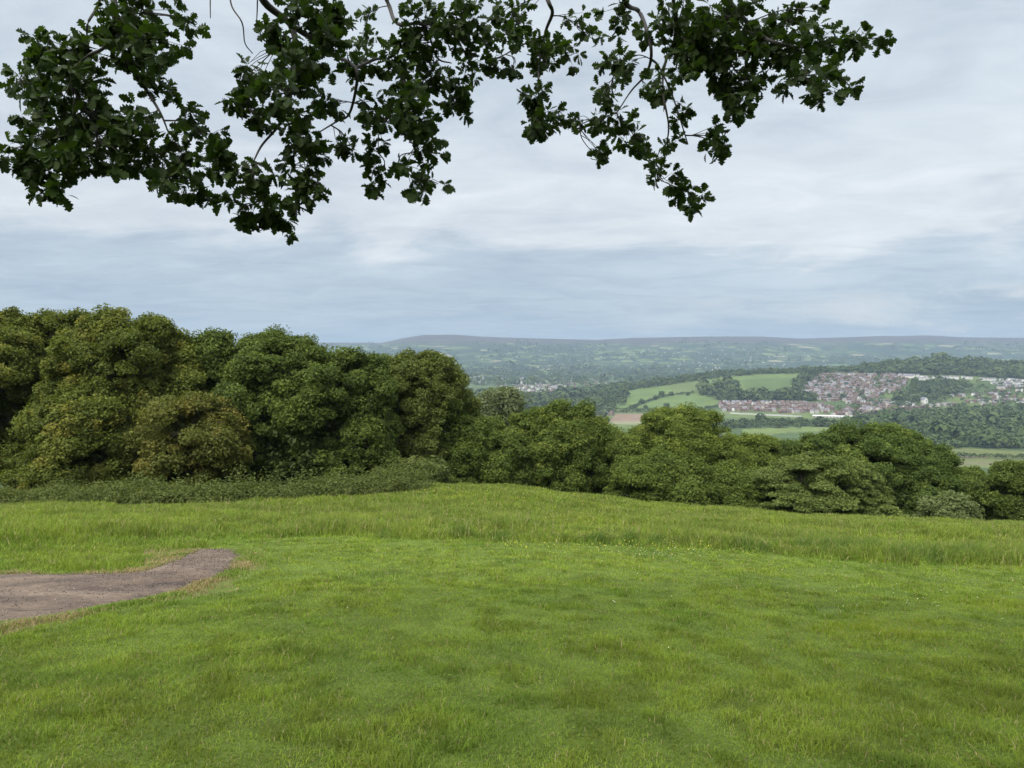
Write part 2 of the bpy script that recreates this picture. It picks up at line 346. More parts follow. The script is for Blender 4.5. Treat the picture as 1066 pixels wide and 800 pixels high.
pz = land_z(PP[..., 0], PP[..., 1])+0.014+0.02*np.sin(np.pi*tt)[None, :]-0.10*((tt < 0.001) | (tt > 0.999))[None, :]
PV = np.dstack([PP, pz]).reshape(-1, 3); n0 = len(EA)
i = np.arange(n0-1)[:, None]*K+np.arange(K-1)[None, :]
def path_mat():
    m, t, o = mat('worn_tarmac'); co = N(t, 'ShaderNodeTexCoord'); ob = co.outputs['Object']
    big = noise(t, ob, 0.9, 6, 0.6, 0.4); fine = noise(t, ob, 14, 7, 0.75); streak = noise(t, ob, 1.6, 6, 0.65, 0.3, (0.8, 1.5, 1))
    c = ramp(t, big, [(0.34, (0.046, 0.029, 0.019)), (0.5, (0.086, 0.060, 0.042)), (0.66, (0.122, 0.091, 0.066))])
    c = mixc(t, 1.0, c, ramp(t, streak, [(0.36, (0.5, 0.44, 0.42)), (0.5, (1, 1, 1)), (0.62, (1.25, 1.24, 1.22))]), 'MULTIPLY')
    c = mixc(t, 1.0, c, ramp(t, fine, [(0.32, (0.5, 0.48, 0.46)), (0.5, (1, 1, 1)), (0.68, (1.5, 1.48, 1.42))]), 'MULTIPLY')
    p = N(t, 'ShaderNodeBsdfPrincipled'); p.inputs['Roughness'].default_value = 0.9; t.links.new(c, p.inputs['Base Color'])
    b = N(t, 'ShaderNodeBump'); b.inputs['Strength'].default_value = 0.5; b.inputs['Distance'].default_value = 0.02; t.links.new(fine, b.inputs['Height']); t.links.new(b.outputs[0], p.inputs['Normal'])
    t.links.new(p.outputs[0], o.inputs[0]); return m
tag(build('path', PV, [np.stack([i, i+1, i+K+1, i+K], -1).reshape(-1, 4)], path_mat(), smooth=True), 'worn brownish tarmac path bending out of sight at the left', kind='structure')

# loose grit and bits on the tarmac
g = np.random.default_rng(161); m = 9000; t_ = g.random(m)**.9; k_ = g.integers(0, len(EA), m); pp = EA[k_]*(1-t_[:, None])+EB[k_]*t_[:, None]+g.normal(0, .03, (m, 2)); pp = pp[inpoly(pp[:, 0], pp[:, 1], PATH_POLY)]
m = len(pp); sz = .003+.007*g.random(m)**2; hz_ = land_z(pp[:, 0], pp[:, 1])+.034; a_ = g.uniform(0, 6.28, m)[:, None]+np.array([0, 2.09, 4.19])[None]
rv = np.stack([pp[:, :1]+np.cos(a_)*sz[:, None], pp[:, 1:]+np.sin(a_)*sz[:, None], np.repeat(hz_[:, None], 3, 1)], -1); ap = np.column_stack([pp, hz_+sz*1.3])[:, None, :]
GVv = np.concatenate([rv, ap], 1).reshape(-1, 3); b_ = np.arange(m)[:, None]*4; GT = np.concatenate([b_+[0, 1, 3], b_+[1, 2, 3], b_+[2, 0, 3]])
gc = np.where((g.random(m) < .62)[:, None], np.array((.17, .135, .11)), np.array((.045, .032, .025)))*(.6+.7*g.random(m))[:, None]
tag(build('path_grit', GVv, [GT], M['valley'], None, np.repeat(gc, 4, 0)), 'pale and dark grit strewn over the worn path', kind='stuff')

# ------------------------------------------------------------------ grass
MOW_L = np.array([(-400, 572), (100, 566), (250, 559.5), (360, 560), (500, 564), (620, 567.5), (700, 571.5), (800, 578), (900, 584), (1066, 592), (1500, 604)], float)
def blades(P, H, W, C, lean, seed=1):
    """one bent blade per point: 5 vertices, a quad and a triangle"""
    g = np.random.default_rng(seed); n = len(P); a = g.uniform(0, 2*np.pi, n); fa = a+g.normal(0, 0.7, n)+np.pi/2
    side = np.stack([np.cos(a), np.sin(a), np.zeros(n)], -1)*(W/2)[:, None]; fw = np.stack([np.cos(fa), np.sin(fa), np.zeros(n)], -1)
    l = lean*g.uniform(0.3, 1.2, n)
    up = np.array([0, 0, 1.0]); mid = P+up*(H*0.58)[:, None]+fw*(H*l*0.35)[:, None]; tip = P+up*(H*(1-0.35*l))[:, None]+fw*(H*l)[:, None]
    V = np.stack([P-side, P+side, mid+side*0.8, mid-side*0.8, tip], 1).reshape(-1, 3)
    b = np.arange(n)*5
    return V, np.stack([b, b+1, b+2, b+3], -1), np.stack([b+3, b+2, b+4], -1), np.repeat(C, 5, 0)
def scatter(y0, y1, dens0, k, umax, seed):
    """points whose density falls as y**-k"""
    g = np.random.default_rng(seed); ys = np.linspace(y0, y1, 400); w = ys**(1-k); cw = np.concatenate([[0], np.cumsum((w[1:]+w[:-1])/2*np.diff(ys))])
    n = int(dens0*2*umax*cw[-1]*1.22); y = np.interp(g.uniform(0, cw[-1], n), cw, ys); x = (y*umax+1.2)*g.uniform(-1, 1, n); return x, y
GD = 1.0
x, y = scatter(2.3, 46, 6800*3**1.3*GD, 1.3, 0.86, 101); x2, y2 = scatter(2.3, 9, 8500*3**1.5, 1.5, 0.86, 102); x, y = np.concatenate([x, x2]), np.concatenate([y, y2])
g = np.random.default_rng(5); z = land_z(x, y); px, py = proj(x, y, z)
P2 = np.stack([x, y], -1)
dpath = np.minimum(seg_dist(P2[:], EA[::5]), seg_dist(P2, EB[::5])); onp = inpoly(x, y, PATH_POLY)
long_ = sst(1.0, -3.0, py-np.interp(px, MOW_L[:, 0], MOW_L[:, 1])-9*(fbm(x*0.7, y*0.3, 83, 3)-0.5))
bank = ((px < 215) & (py < 602) & (py > 535)).astype(float)*sst(0, 0.5, dpath)
long_ = np.maximum(long_, bank*0.45)
bare = inpoly(px, py, [(850, 633), (868, 632), (882, 637), (870, 641), (852, 639)])
keep = ~(onp & (dpath > 0.05+0.10*g.random(len(x)))) & ~(bare & (g.random(len(x)) < 0.9)) & (g.random(len(x)) < np.where(dpath < 0.10, 0.85, 1))
keep &= (g.random(len(x)) < 0.72+0.7*fbm(x*2.2, y*2.2, 87, 3))
x, y, z, px, py, dpath, long_ = [a[keep] for a in (x, y, z, px, py, dpath, long_)]
n = len(x); tus = fbm(x*1.1, y*0.9, 91, 4); big = fbm(x*0.16, y*0.22, 95, 3); med = fbm(x*0.45, y*0.6, 97, 3); rn = g.random(n)
tuf = sst(0.48, 0.72, fbm(x*4.2, y*3.2, 93, 3)); H = (0.024+0.018*sst(0.35, 0.8, tus)+0.030*tuf)*(0.6+0.8*g.random(n))
H = H*(1-long_)+(0.13+0.19*sst(0.3, 0.75, fbm(x*0.7, y*0.5, 85, 3)))*(0.5+0.8*g.random(n))*long_
tufts = np.zeros(n)
for a_, b_, w_ in ((862, 575, 16), (882, 577, 14), (836, 573, 12), (942, 585, 16), (972, 586, 12), (775, 573, 14), (795, 574, 10), (684, 568, 10), (655, 566, 8), (520, 562, 14), (480, 559, 12), (622, 565, 10), (1010, 583, 12), (400, 559, 9), (905, 579, 12)):
    tufts = np.maximum(tufts, np.exp(-((px-a_)/w_)**2-((py-b_)/3.0)**2))
H = H+tufts*0.13*(0.5+0.7*g.random(n))
H *= 1-0.6*np.exp(-(dpath/0.30)**2)
W = np.maximum(0.0036, 0.00080*y)*(0.8+0.5*g.random(n))
c_a, c_b, c_c = np.array((0.165, 0.235, 0.044)), np.array((0.205, 0.265, 0.052)), np.array((0.125, 0.200, 0.040))
C = c_a+(c_b-c_a)*(0.3+0.5*sst(0.3, 0.7, big))[:, None]; C = C+(c_c-C)*(sst(0.5, 0.75, fbm(x*1.3, y*1.1, 98, 3))*0.8)[:, None]
C = C+(np.array((0.135, 0.195, 0.045))-C)*(long_*sst(0.3, 0.6, med))[:, None]; C = C+(np.array((0.22, 0.245, 0.08))-C)*(long_*(rn > 0.72)*0.7)[:, None]
C = C*(1.14-0.36*sst(0.36, 0.68, fbm(x*5.5+5, y*4.2, 94, 3)))[:, None]; C = C*(0.72+0.56*g.random(n))[:, None]*np.array((0.85, 0.855, 0.62))
yel = np.exp(-((px-905)/55)**2-((py-652)/9)**2)+0.7*np.exp(-((px-945)/40)**2-((py-660)/9)**2)+0.5*np.exp(-((px-1040)/60)**2-((py-630)/14)**2)
C = C+(np.array((0.19, 0.235, 0.02))-C)*np.clip(yel*0.75, 0, 0.8)[:, None]
C = C+(np.array((0.075, 0.125, 0.026))-C)*(tufts*0.85)[:, None]
dry = (rn < 0.05) | ((dpath < (0.20+0.22*(px > 150)*(px < 262))*(0.2+1.5*fbm(x*1.7, y*1.7, 99, 2))) & (rn < 0.85))
C[dry] = np.array((0.30, 0.245, 0.135))*(0.6+0.7*g.random(dry.sum()))[:, None]; H[dry & (dpath < .5)] *= 0.6
V, q4, q3, CC = blades(np.stack([x, y, z-0.01], -1), H, W, C, 0.9-0.25*long_, 7)
# short worn grass and straw fringing the path
g = np.random.default_rng(151); LN = np.vstack([EA, EB]); m = 26000; ii = g.integers(0, len(LN)-1, m); ii = ii[(ii != len(EA)-1)]; tq_ = g.random(len(ii))[:, None]
pp = LN[ii]*(1-tq_)+LN[ii+1]*tq_; pp = pp+g.normal(0, 1, pp.shape)*(0.05+0.14*g.random(len(pp)))[:, None]
io = inpoly(pp[:, 0], pp[:, 1], PATH_POLY); de = np.minimum(seg_dist(pp, EA[::5]), seg_dist(pp, EB[::5])); pp = pp[~io | (de < .05+.05*g.random(len(pp)))]; n = len(pp)
st_ = g.random(n) < sst(.25, .6, fbm(pp[:, 0]*1.7, pp[:, 1]*1.7, 99, 2))*.8
fc = np.where(st_[:, None], np.array((0.27, 0.21, 0.115)), np.array((0.13, 0.185, 0.032)))*(0.6+0.7*g.random(n))[:, None]
fv, f4, f3, fcc = blades(np.column_stack([pp, land_z(pp[:, 0], pp[:, 1])]), .02+.045*g.random(n), np.maximum(.0045, .0009*pp[:, 1])*(.8+.5*g.random(n)), fc, np.full(n, 1.0), 17)
q4 = np.concatenate([q4, f4+len(V)]); q3 = np.concatenate([q3, f3+len(V)]); V = np.vstack([V, fv]); CC = np.vstack([CC, fcc])
# clover and small flat weeds between the blades
x, y = scatter(2.3, 10, 420*3**1.5, 1.5, 0.86, 141); z = land_z(x, y); g = np.random.default_rng(14)
k = (g.random(len(x)) < sst(0.45, 0.62, fbm(x*1.5, y*1.5, 143, 3))) & ~inpoly(x, y, PATH_POLY); x, y, z = x[k], y[k], z[k]; n = len(x)
wc = np.array((0.10, 0.155, 0.024))*(0.7+0.6*g.random(n))[:, None]
def leaf_quads0(c, nrm, s, col, g):
    r = g.normal(size=(len(c), 3)); a = np.cross(nrm, r); a /= np.linalg.norm(a, axis=1)[:, None]+1e-9; b = np.cross(nrm, a); sa = (s*.6)[:, None]
    return np.stack([c-a*sa, c+b*sa*.7, c+a*sa, c-b*sa*.7], 1).reshape(-1, 3), np.arange(len(c)*4).reshape(-1, 4), np.repeat(col, 4, 0)
nr_ = g.normal(size=(n, 3))*.35+np.array([0, 0, 1.0]); nr_ /= np.linalg.norm(nr_, axis=1)[:, None]
wv, wq, wcc = leaf_quads0(np.stack([x, y, z+.02+.03*g.random(n)], -1), nr_, (.010+.012*g.random(n)), wc, g)
q4 = np.concatenate([q4, wq+len(V)]); V = np.vstack([V, wv]); CC = np.vstack([CC, wcc])
tag(build('grass', V, [q4, q3], M['grass'], None, CC), 'bright green mown grass and longer meadow grass', kind='stuff')
# seed heads and rank tussocks of the unmown strip
x, y = scatter(12, 46, 30, 0.4, 0.86, 131); z = land_z(x, y); px, py = proj(x, y, z); g = np.random.default_rng(8)
k = (py < np.interp(px, MOW_L[:, 0], MOW_L[:, 1])-1) & (g.random(len(x)) < sst(0.35, 0.65, fbm(x*0.3, y*0.5, 133, 3))) & ~((px < 215) & (py > 540))
x, y, z = x[k], y[k], z[k]; n = len(x)
C = np.array((0.185, 0.185, 0.075))*(0.7+0.6*g.random(n))[:, None]
V, q4, q3, CC = blades(np.stack([x, y, z], -1), 0.22+0.26*g.random(n), np.full(n, 0.014), C, np.full(n, 0.4), 9)
tag(build('seeding_grass', V, [q4, q3], M['grass'], None, CC), 'tall straw-tinged seeding grass in the unmown strip', kind='stuff')
# buttercups and daisies: little discs on stalks
def flowers(name, pts, size, c, lab, hh):
    P = np.array([hit(a, b, 2, 60) for a, b in pts]); g = np.random.default_rng(len(pts)); n = len(P); a = np.arange(6)*np.pi/3
    top = P+np.array([0, 0, 1.0])*(hh*(0.7+0.6*g.random(n)))[:, None]; s = size*(0.7+0.6*g.random(n))*np.maximum(1, P[:, 1]/16)
    ring = top[:, None, :]+s[:, None, None]*np.stack([np.cos(a), np.sin(a)*0.8, 0.45*np.sin(a)], -1)[None]
    V = np.concatenate([top[:, None, :]-np.array([0, 0, 0.004]), ring], 1).reshape(-1, 3); b = (np.arange(n)*7)[:, None]
    T = np.stack([b+0*np.arange(6), b+1+np.arange(6), b+1+(np.arange(6)+1) % 6], -1).reshape(-1, 3)
    st = np.stack([P+[0.003, 0, 0], P-[0.003, 0, 0], top-[0.002, 0, 0.004], top+[0.002, 0, -0.004]], 1).reshape(-1, 3); o4 = len(V)+np.arange(n*4).reshape(-1, 4)
    Cv = np.vstack([np.repeat(np.array(c)[None]*(0.85+0.3*g.random(n))[:, None], 7, 0), np.tile((0.1, 0.16, 0.04), (n*4, 1))])
    return tag(build(name, np.vstack([V, st]), [T, o4], M['flower'], None, Cv), lab, kind='stuff')
g = np.random.default_rng(77)
bp = [(g.normal(655, 45), g.normal(519, 3.0)) for _ in range(70)]+[(g.normal(650, 60), g.normal(577, 3.0)) for _ in range(60)]+[(g.uniform(380, 620), g.normal(521, 8)) for _ in range(40)]
bp = [(a, b if b > 512+0.045*max(0, a-490) else 514+0.05*max(0, a-490)) for a, b in bp]
flowers('buttercups', bp, 0.008, (0.55, 0.47, 0.06), 'yellow buttercup flecks along the brow and mowing edge', 0.16)
dp = [(g.uniform(-60, 1120), 566+230*g.random()**1.6) for _ in range(46)]+[(g.normal(690, 30), g.normal(577, 4)) for _ in range(70)]+[(g.normal(930, 60), g.normal(620, 8)) for _ in range(30)]
dp = [p for p in dp if not (p[0] < 260 and p[1] < 665) and not (p[1] > 640 and p[0] % 3 < 2)]
flowers('daisies', dp, 0.005, (0.62, 0.62, 0.45), 'tiny pale daisies dotted over the mown grass', 0.05)

# ------------------------------------------------------------------ leafy crowns
def frames(nrm, g):
    n = len(nrm); r = g.normal(size=(n, 3)); a = np.cross(nrm, r); a /= np.linalg.norm(a, axis=1)[:, None]+1e-9; return a, np.cross(nrm, a)
def unit(v): return v/(np.linalg.norm(v, axis=-1, keepdims=True)+1e-9)
def leaf_quads(c, nrm, s, col, g, fold=0.12):
    a, b = frames(nrm, g); sa = (s*0.62)[:, None]; sb = (s*0.36)[:, None]
    V = np.stack([c-a*sa, c+b*sb+nrm*(fold*s)[:, None], c+a*sa, c-b*sb+nrm*(fold*s)[:, None]], 1).reshape(-1, 3)
    i = np.arange(len(c))[:, None]*4
    T = np.concatenate([i+[0, 1, 2], i+[0, 2, 3]], 0)
    return V, T, np.repeat(col, 4, 0)
def crown_arrays(lobes, s, colA, colB, g, per_area=2.3, flat=0.55, clump=0.5, droop=0.0, young=None):
    """lobes: (n,4) centre and radius, in the tree's own space. Clumps of leaves stand on the outside of each lobe."""
    cen, rad_ = lobes[:, :3], lobes[:, 3]; CPos = []; CN = []
    for k in range(len(lobes)):
        m = max(6, int(9.0*(rad_[k]/clump)**2)); d = unit(g.normal(size=(m, 3))); d[:, 2] = np.where(d[:, 2] < -0.75, -d[:, 2], d[:, 2])
        p = cen[k]+d*(rad_[k]*np.where(g.random(m) < .07, g.uniform(1.1, 1.32, m), g.uniform(0.80, 1.06, m)))[:, None]*np.array([1, 1, 0.95])
        dd = np.linalg.norm(p[:, None, :]-cen[None], axis=2)/rad_[None]; dd[:, k] = 9
        ok = (dd.min(1) > 0.78) | (g.random(m) < 0.06); CPos.append(p[ok]); CN.append(d[ok])
    CPos = np.vstack(CPos); CN = np.vstack(CN); q1, q2 = g.uniform(0, 90, 2)      # hollows between the sprays
    hol = fbm(CPos[:, 0]*.75+.4*CPos[:, 1]+q1, CPos[:, 2]*.95-.3*CPos[:, 1]+q2, 171, 2); ok = (hol > .36) | (CPos[:, 2] > CPos[:, 2].max()*.9); CPos, CN = CPos[ok], CN[ok]; m = len(CPos)
    cr = clump*np.exp(g.normal(0, .30, m)); tone = g.random(m)
    ax = unit(0.8*CN+0.7*g.normal(size=(m, 3))+[0, 0, .15]); ks = g.uniform(0.0, 0.6, m)
    nl = np.maximum(8, (per_area*4.5*cr**2/(s*s*0.45)).astype(int)); idx = np.repeat(np.arange(m), nl); n = len(idx)
    d = unit(g.normal(size=(n, 3))); rr = g.random(n)**0.45
    off = d*rr[:, None]*cr[idx][:, None]; off[:, 2] *= flat; off += ax[idx]*((off*ax[idx]).sum(1)*ks[idx])[:, None]; off[:, 2] -= droop*np.hypot(off[:, 0], off[:, 1])
    c = CPos[idx]+off
    nrm = unit(0.45*CN[idx]+0.5*d+np.array([0, -.1, 0.5])+0.7*g.normal(size=(n, 3)))
    col = colA+(colB-colA)*np.clip(0.6*tone[idx]+0.5*g.random(n)-0.05, 0, 1)[:, None]
    if young is not None:
        col = col+(young-col)*((sst(0.72, 1.0, tone)[idx])*0.8)[:, None]
    col = col*(0.9+0.45*g.random(n))[:, None]
    return c, nrm, s*np.clip(np.exp(g.normal(0, .3, n)), .5, 1.9), col, CPos
def make_tree(name, label, cat, px, ptop, hw, d, colA, colB, seed, group=None, s=0.115, nl=24, lo=0.10, flat=0.75, droop=0.0, young=None, clump=0.40, lob=(0.19, 0.34), trunk=True, zb=None, per=1.25, tops=None, yr=0.85):
    g = np.random.default_rng(seed); x = (px-CX)/F*d; zb = float(land_z(x, d)) if zb is None else zb
    H = -(ptop-HY)/F*d-zb; Rr = hw*d/F
    root = empty(name, (x, d, zb)); tag(root, label, cat, group)
    nl = int(nl*1.15); ts = np.concatenate([lo+(0.92-lo)*(np.arange(nl)+g.random(nl))/nl, [0.97, 0.9, 0.9]]); ph = np.arange(nl+3)*2.399+g.uniform(0, 6)
    prof = np.sqrt(np.clip(1-((ts-0.42)/0.60)**2, 0.02, 1)); prof = np.where(ts < 0.42, 1-0.55*((0.42-ts)/0.42)**2, prof)
    lr = Rr*g.uniform(lob[0], lob[1], nl+3); lr = np.minimum(lr, H*0.30)
    rad_ = np.maximum(0, Rr*prof-lr*0.85)*g.uniform(0.72, 1.14, nl+3)*np.where(np.arange(nl+3) % 4 == 3, 0.55, 1.0)
    zc = ts*H; zc = np.minimum(zc, H*(1-0.10*g.random(nl+3))-lr*0.95-0.25)
    L = np.stack([rad_*np.cos(ph), rad_*np.sin(ph)*yr, np.maximum(zc, lr*0.55), lr], -1)
    if tops is not None:
        ex = np.array([[(a-px)/F*d, g.uniform(-.2, .2)*Rr, -(b-HY)/F*d-zb-c*0.95-.3, c] for a, b, c in tops]); L = np.vstack([L, ex])
    nb = int(70*max(.5, Rr*H/50)); bi_ = g.integers(0, len(L), nb); dm = unit(g.normal(size=(nb, 3))+np.array([0, 0, .45])); mr = np.minimum(g.uniform(.28, .75, nb), L[bi_, 3]*.5)
    mini = np.column_stack([L[bi_, :3]+dm*(L[bi_, 3]*g.uniform(.92, 1.22, nb))[:, None], mr]); mini[:, 2] = np.minimum(mini[:, 2], H-mr*.9-.1)
    L0 = L; L = np.vstack([L, mini])
    core = np.array([[0, 0, H*0.5, min(Rr, H*0.45)*0.62]])
    c, nrm, ls, col, cp = crown_arrays(L, s, np.array(colA), np.array(colB), g, per, flat, clump, droop, None if young is None else np.array(young))
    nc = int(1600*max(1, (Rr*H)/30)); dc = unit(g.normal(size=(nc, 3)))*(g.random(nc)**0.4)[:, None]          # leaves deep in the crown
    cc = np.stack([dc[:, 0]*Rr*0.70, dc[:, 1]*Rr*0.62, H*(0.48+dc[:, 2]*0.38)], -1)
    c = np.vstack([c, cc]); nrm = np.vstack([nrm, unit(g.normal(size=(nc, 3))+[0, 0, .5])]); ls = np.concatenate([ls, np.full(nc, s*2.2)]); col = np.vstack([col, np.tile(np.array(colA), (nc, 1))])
    V, T, CC = leaf_quads(c, nrm, ls, col, g)
    build('crown', V, [T], M['leaf'], root, CC)
    if trunk:
        rt = max(0.06, H*0.024); ps = []
        ps.append((smooth_path([(0, 0, -0.3), (0.1*rt, 0, H*0.12), (g.normal(0, .2), g.normal(0, .2), H*0.35), (g.normal(0, .3), g.normal(0, .3), H*0.8)]), None))
        tp = ps[0][0]; ps[0] = (tp, np.linspace(rt*1.3, rt*0.25, len(tp)))
        L = L0
        for k in range(len(L)):
            e = L[k, :3]; h0 = np.array([0, 0, H*g.uniform(0.14, 0.38)]); md = (h0+e)/2+[0, 0, 0.08*H]
            q = smooth_path([h0, md, e]); ps.append((q, np.linspace(rt*0.5, rt*0.10, len(q))))
        for k in g.choice(len(cp), min(len(cp), 140), replace=False):
            b = L[np.argmin(((L[:, :3]-cp[k])**2).sum(1)), :3]; q = np.array([b, (b+cp[k])/2+[0, 0, .1], cp[k]]); ps.append((q, np.linspace(rt*0.14, 0.012, 3)))
        tv, tq = tube_arrays(ps, 6); build('trunk', tv, [tq], M['bark'], root, smooth=True)
    return root
OLIVE = ((0.042, 0.058, 0.012), (0.106, 0.126, 0.022)); DARK = ((0.034, 0.052, 0.012), (0.082, 0.112, 0.022)); MID = ((0.042, 0.064, 0.013), (0.092, 0.124, 0.024))
BRIGHT = ((0.052, 0.078, 0.015), (0.118, 0.150, 0.028)); GREY = ((0.062, 0.080, 0.040), (0.112, 0.134, 0.062)); BRONZE = (0.135, 0.128, 0.026)
WOOD = 'trees along the meadow edge'
# name, label, category, px, top, half width, depth, colours, extras
T = [
 ('oak_tree', 'olive brown oak at the left picture edge, tallest of the tree line', 'tree', 15, 331, 82, 45, OLIVE, dict(young=BRONZE, nl=34, lo=.12, tops=[(-20, 326, 0.9), (0, 325, 0.8), (22, 322, 0.6), (42, 320, 0.6), (62, 327, 0.7), (85, 322, 0.8)])),
 ('oak_tree', 'broad olive oak with a high rounded top beside the left edge tree', 'tree', 138, 331, 92, 44, OLIVE, dict(young=BRONZE, nl=36, tops=[(125, 322, 0.9), (150, 325, 0.7), (172, 331, 0.6), (184, 342, 0.5), (100, 328, 0.6), (200, 356, 0.7)])),
 ('hazel_tree', 'low spreading olive tree under the left oaks, branches to the hedge', 'tree', 88, 414, 66, 40.5, OLIVE, dict(young=BRONZE, nl=20, lob=(.3, .42), lo=.2)),
 ('hazel_tree', 'low olive tree with orange brown tips beside the dark green trees', 'tree', 197, 412, 62, 40.5, ((.046, .056, .013), (.108, .112, .024)), dict(young=(.13, .112, .028), nl=20, lo=.2)),
 ('maple_tree', 'dark green tree with three rounded tops right of the olive oaks', 'tree', 268, 351, 72, 45, DARK, dict(nl=32, young=(.095, .13, .026), tops=[(215, 347, 0.8), (231, 343, 0.6), (265, 346, 0.8), (285, 341, 0.8), (308, 348, 0.7), (328, 353, 0.7), (200, 356, 0.5)])),
 ('maple_tree', 'full dark green tree bulging over the meadow corner', 'tree', 345, 371, 68, 45, DARK, dict(nl=30, young=(.09, .122, .025), tops=[(345, 367, 0.6), (366, 362, 0.9), (388, 366, 0.7), (322, 372, 0.7)])),
 ('oak_tree', 'tall brownish green oak standing behind the dark green trees, at the corner', 'tree', 430, 371, 62, 50, ((.044, .060, .014), (.096, .116, .026)), dict(nl=34, lob=(.17, .34), tops=[(406, 371, 0.7), (421, 366, 0.8), (445, 365, 0.8), (464, 372, 0.7), (476, 386, 0.7), (484, 405, 0.8)])),
 ('oak_tree', 'half hidden oak crown between two taller trees, at the corner', 'tree', 388, 364, 40, 60, DARK, dict(nl=20)),
 ('hazel_tree', 'rounded green tree at the foot of the tall corner oak', 'tree', 478, 428, 60, 51, MID, dict(nl=22, lo=.08)),
 ('birch_tree', 'thin greyish tree with wispy top rising behind the corner trees', 'tree', 520, 402, 36, 80, GREY, dict(nl=16, s=.2, clump=.8, lob=(.22, .36), per=0.8)),
 ('birch_tree', 'dull green tree top peeping behind the wispy tree', 'tree', 494, 412, 26, 84, GREY, dict(nl=12, s=.2, clump=.8)),
 ('maple_tree', 'yellowish green tree with square shoulders in the centre gap', 'tree', 580, 426, 56, 54, MID, dict(nl=28, young=(.12, .14, .028), tops=[(560, 424, 0.8), (585, 418, 0.8), (608, 421, 0.7), (626, 434, 0.7), (545, 432, 0.6)])),
 ('hazel_tree', 'dark low tree at the foot of the square shouldered tree', 'tree', 528, 455, 34, 51, DARK, dict(nl=14)),
 ('ash_tree', 'pale yellow green tree between the centre tree and the round oak', 'tree', 640, 449, 42, 58, BRIGHT, dict(nl=18)),
 ('oak_tree', 'round bright topped oak standing above the right hand thicket', 'tree', 708, 430, 70, 60, BRIGHT, dict(nl=34, young=(.13, .16, .03), tops=[(712, 421, 1.0), (694, 424, 0.7), (734, 427, 0.8), (752, 438, 0.8), (672, 440, 0.7)])),
 ('hawthorn_bush', 'spreading green bush in front of the round bright oak', 'bush', 686, 474, 58, 51, MID, dict(nl=20, lo=.15)),
 ('ash_tree', 'light green feathery tree right of the round bright oak', 'tree', 782, 450, 44, 64, BRIGHT, dict(nl=20)),
 ('hawthorn_bush', 'low green bush below the feathery light tree', 'bush', 758, 487, 48, 52, MID, dict(nl=18, lo=.15)),
 ('oak_tree', 'big dark green oak with wide dome at the right', 'tree', 908, 447, 82, 60, ((.036, .058, .014), (.080, .114, .024)), dict(nl=36, young=(.105, .138, .028), tops=[(855, 450, 0.9), (876, 441, 0.9), (905, 440, 1.0), (930, 443, 0.9), (950, 451, 0.9), (968, 466, 0.9), (835, 463, 0.7)])),
 ('hawthorn_tree', 'pale layered hawthorn in front of the big dark oak', 'tree', 852, 473, 68, 49, ((.050, .072, .018), (.108, .138, .036)), dict(nl=26, flat=.28, droop=.25, lo=.12, clump=.55)),
 ('hazel_tree', 'dull green bush beyond the big dark oak, towards the right edge', 'bush', 1004, 490, 40, 62, MID, dict(nl=14)),
 ('willow_bush', 'pale grey green bush at the foot of the big dark oak', 'bush', 986, 519, 30, 46, ((.055, .075, .026), (.105, .130, .048)), dict(nl=12, lo=.2, s=.13, clump=.4)),
 ('oak_tree', 'dark green tree cut off by the right picture edge', 'tree', 1074, 480, 54, 52, DARK, dict(nl=26, lo=.15)),
 ('elder_bush', 'pale bush on the bramble bank at the tree corner', 'bush', 430, 482, 38, 43.5, ((.044, .060, .016), (.092, .112, .030)), dict(nl=14, lo=.2, s=.14, clump=.45)),
 ('oak_tree', 'deep shaded tree behind the centre gap', 'tree', 612, 452, 40, 66, DARK, dict(nl=18)),
 ('oak_tree', 'olive oak continuing the tree line past the left picture edge', 'tree', -105, 334, 84, 46, OLIVE, dict(nl=26, young=BRONZE)),
 ('oak_tree', 'dark tree top between the round oak and the wide domed oak', 'tree', 826, 460, 34, 68, MID, dict(nl=16)),
]
for k, (nm, lab, cat, px, pt, hw, d, (ca, cb_), kw) in enumerate(T):
    make_tree(nm, lab, cat, px, pt, hw, d, ca, cb_, 300+k, WOOD, **kw)

# brambles and nettles along the wood edge, and the shaded brush inside it
def brush(name, label, line, depth_w, h, s, per_m, cA, cB, seed):
    g = np.random.default_rng(seed); P = np.array([hit(a, b, 20, 58)[:2] for a, b in line]); P = smooth_path(P, 8)
    L = np.concatenate([[0], np.cumsum(np.linalg.norm(np.diff(P, axis=0), axis=1))]); m = int(L[-1]*per_m)
    t = g.uniform(0, L[-1], m); cx_ = np.interp(t, L, P[:, 0])+g.normal(0, .2, m); dd = g.random(m); cy_ = np.interp(t, L, P[:, 1])+dd*depth_w
    hh = h*(0.45+0.8*fbm(cx_*0.8, cy_*0.5, seed, 3))*(0.55+0.45*np.sqrt(dd))
    nl = 46; hh = hh*np.exp(g.normal(0, .36, m)); idx = np.repeat(np.arange(m), nl); n = len(idx); d = unit(g.normal(size=(n, 3))); rr = g.random(n)**.4
    zc = g.random(n)**0.6*hh[idx]
    c = np.stack([cx_[idx]+d[:, 0]*rr*.42, cy_[idx]+d[:, 1]*rr*.42, land_z(cx_, cy_)[idx]+zc+d[:, 2]*.12], -1)
    nrm = unit(d*.6+[0, -.15, .8]+.5*g.normal(size=(n, 3))); tn = g.random(m)
    col = np.array(cA)+(np.array(cB)-np.array(cA))*np.clip(.7*tn[idx]+.4*g.random(n), 0, 1)[:, None]
    V, Tq, CC = leaf_quads(c, nrm, s*g.uniform(.6, 1.4, n), col, g)
    return tag(build(name, V, [Tq], M['leaf'], None, CC), label, kind='stuff')
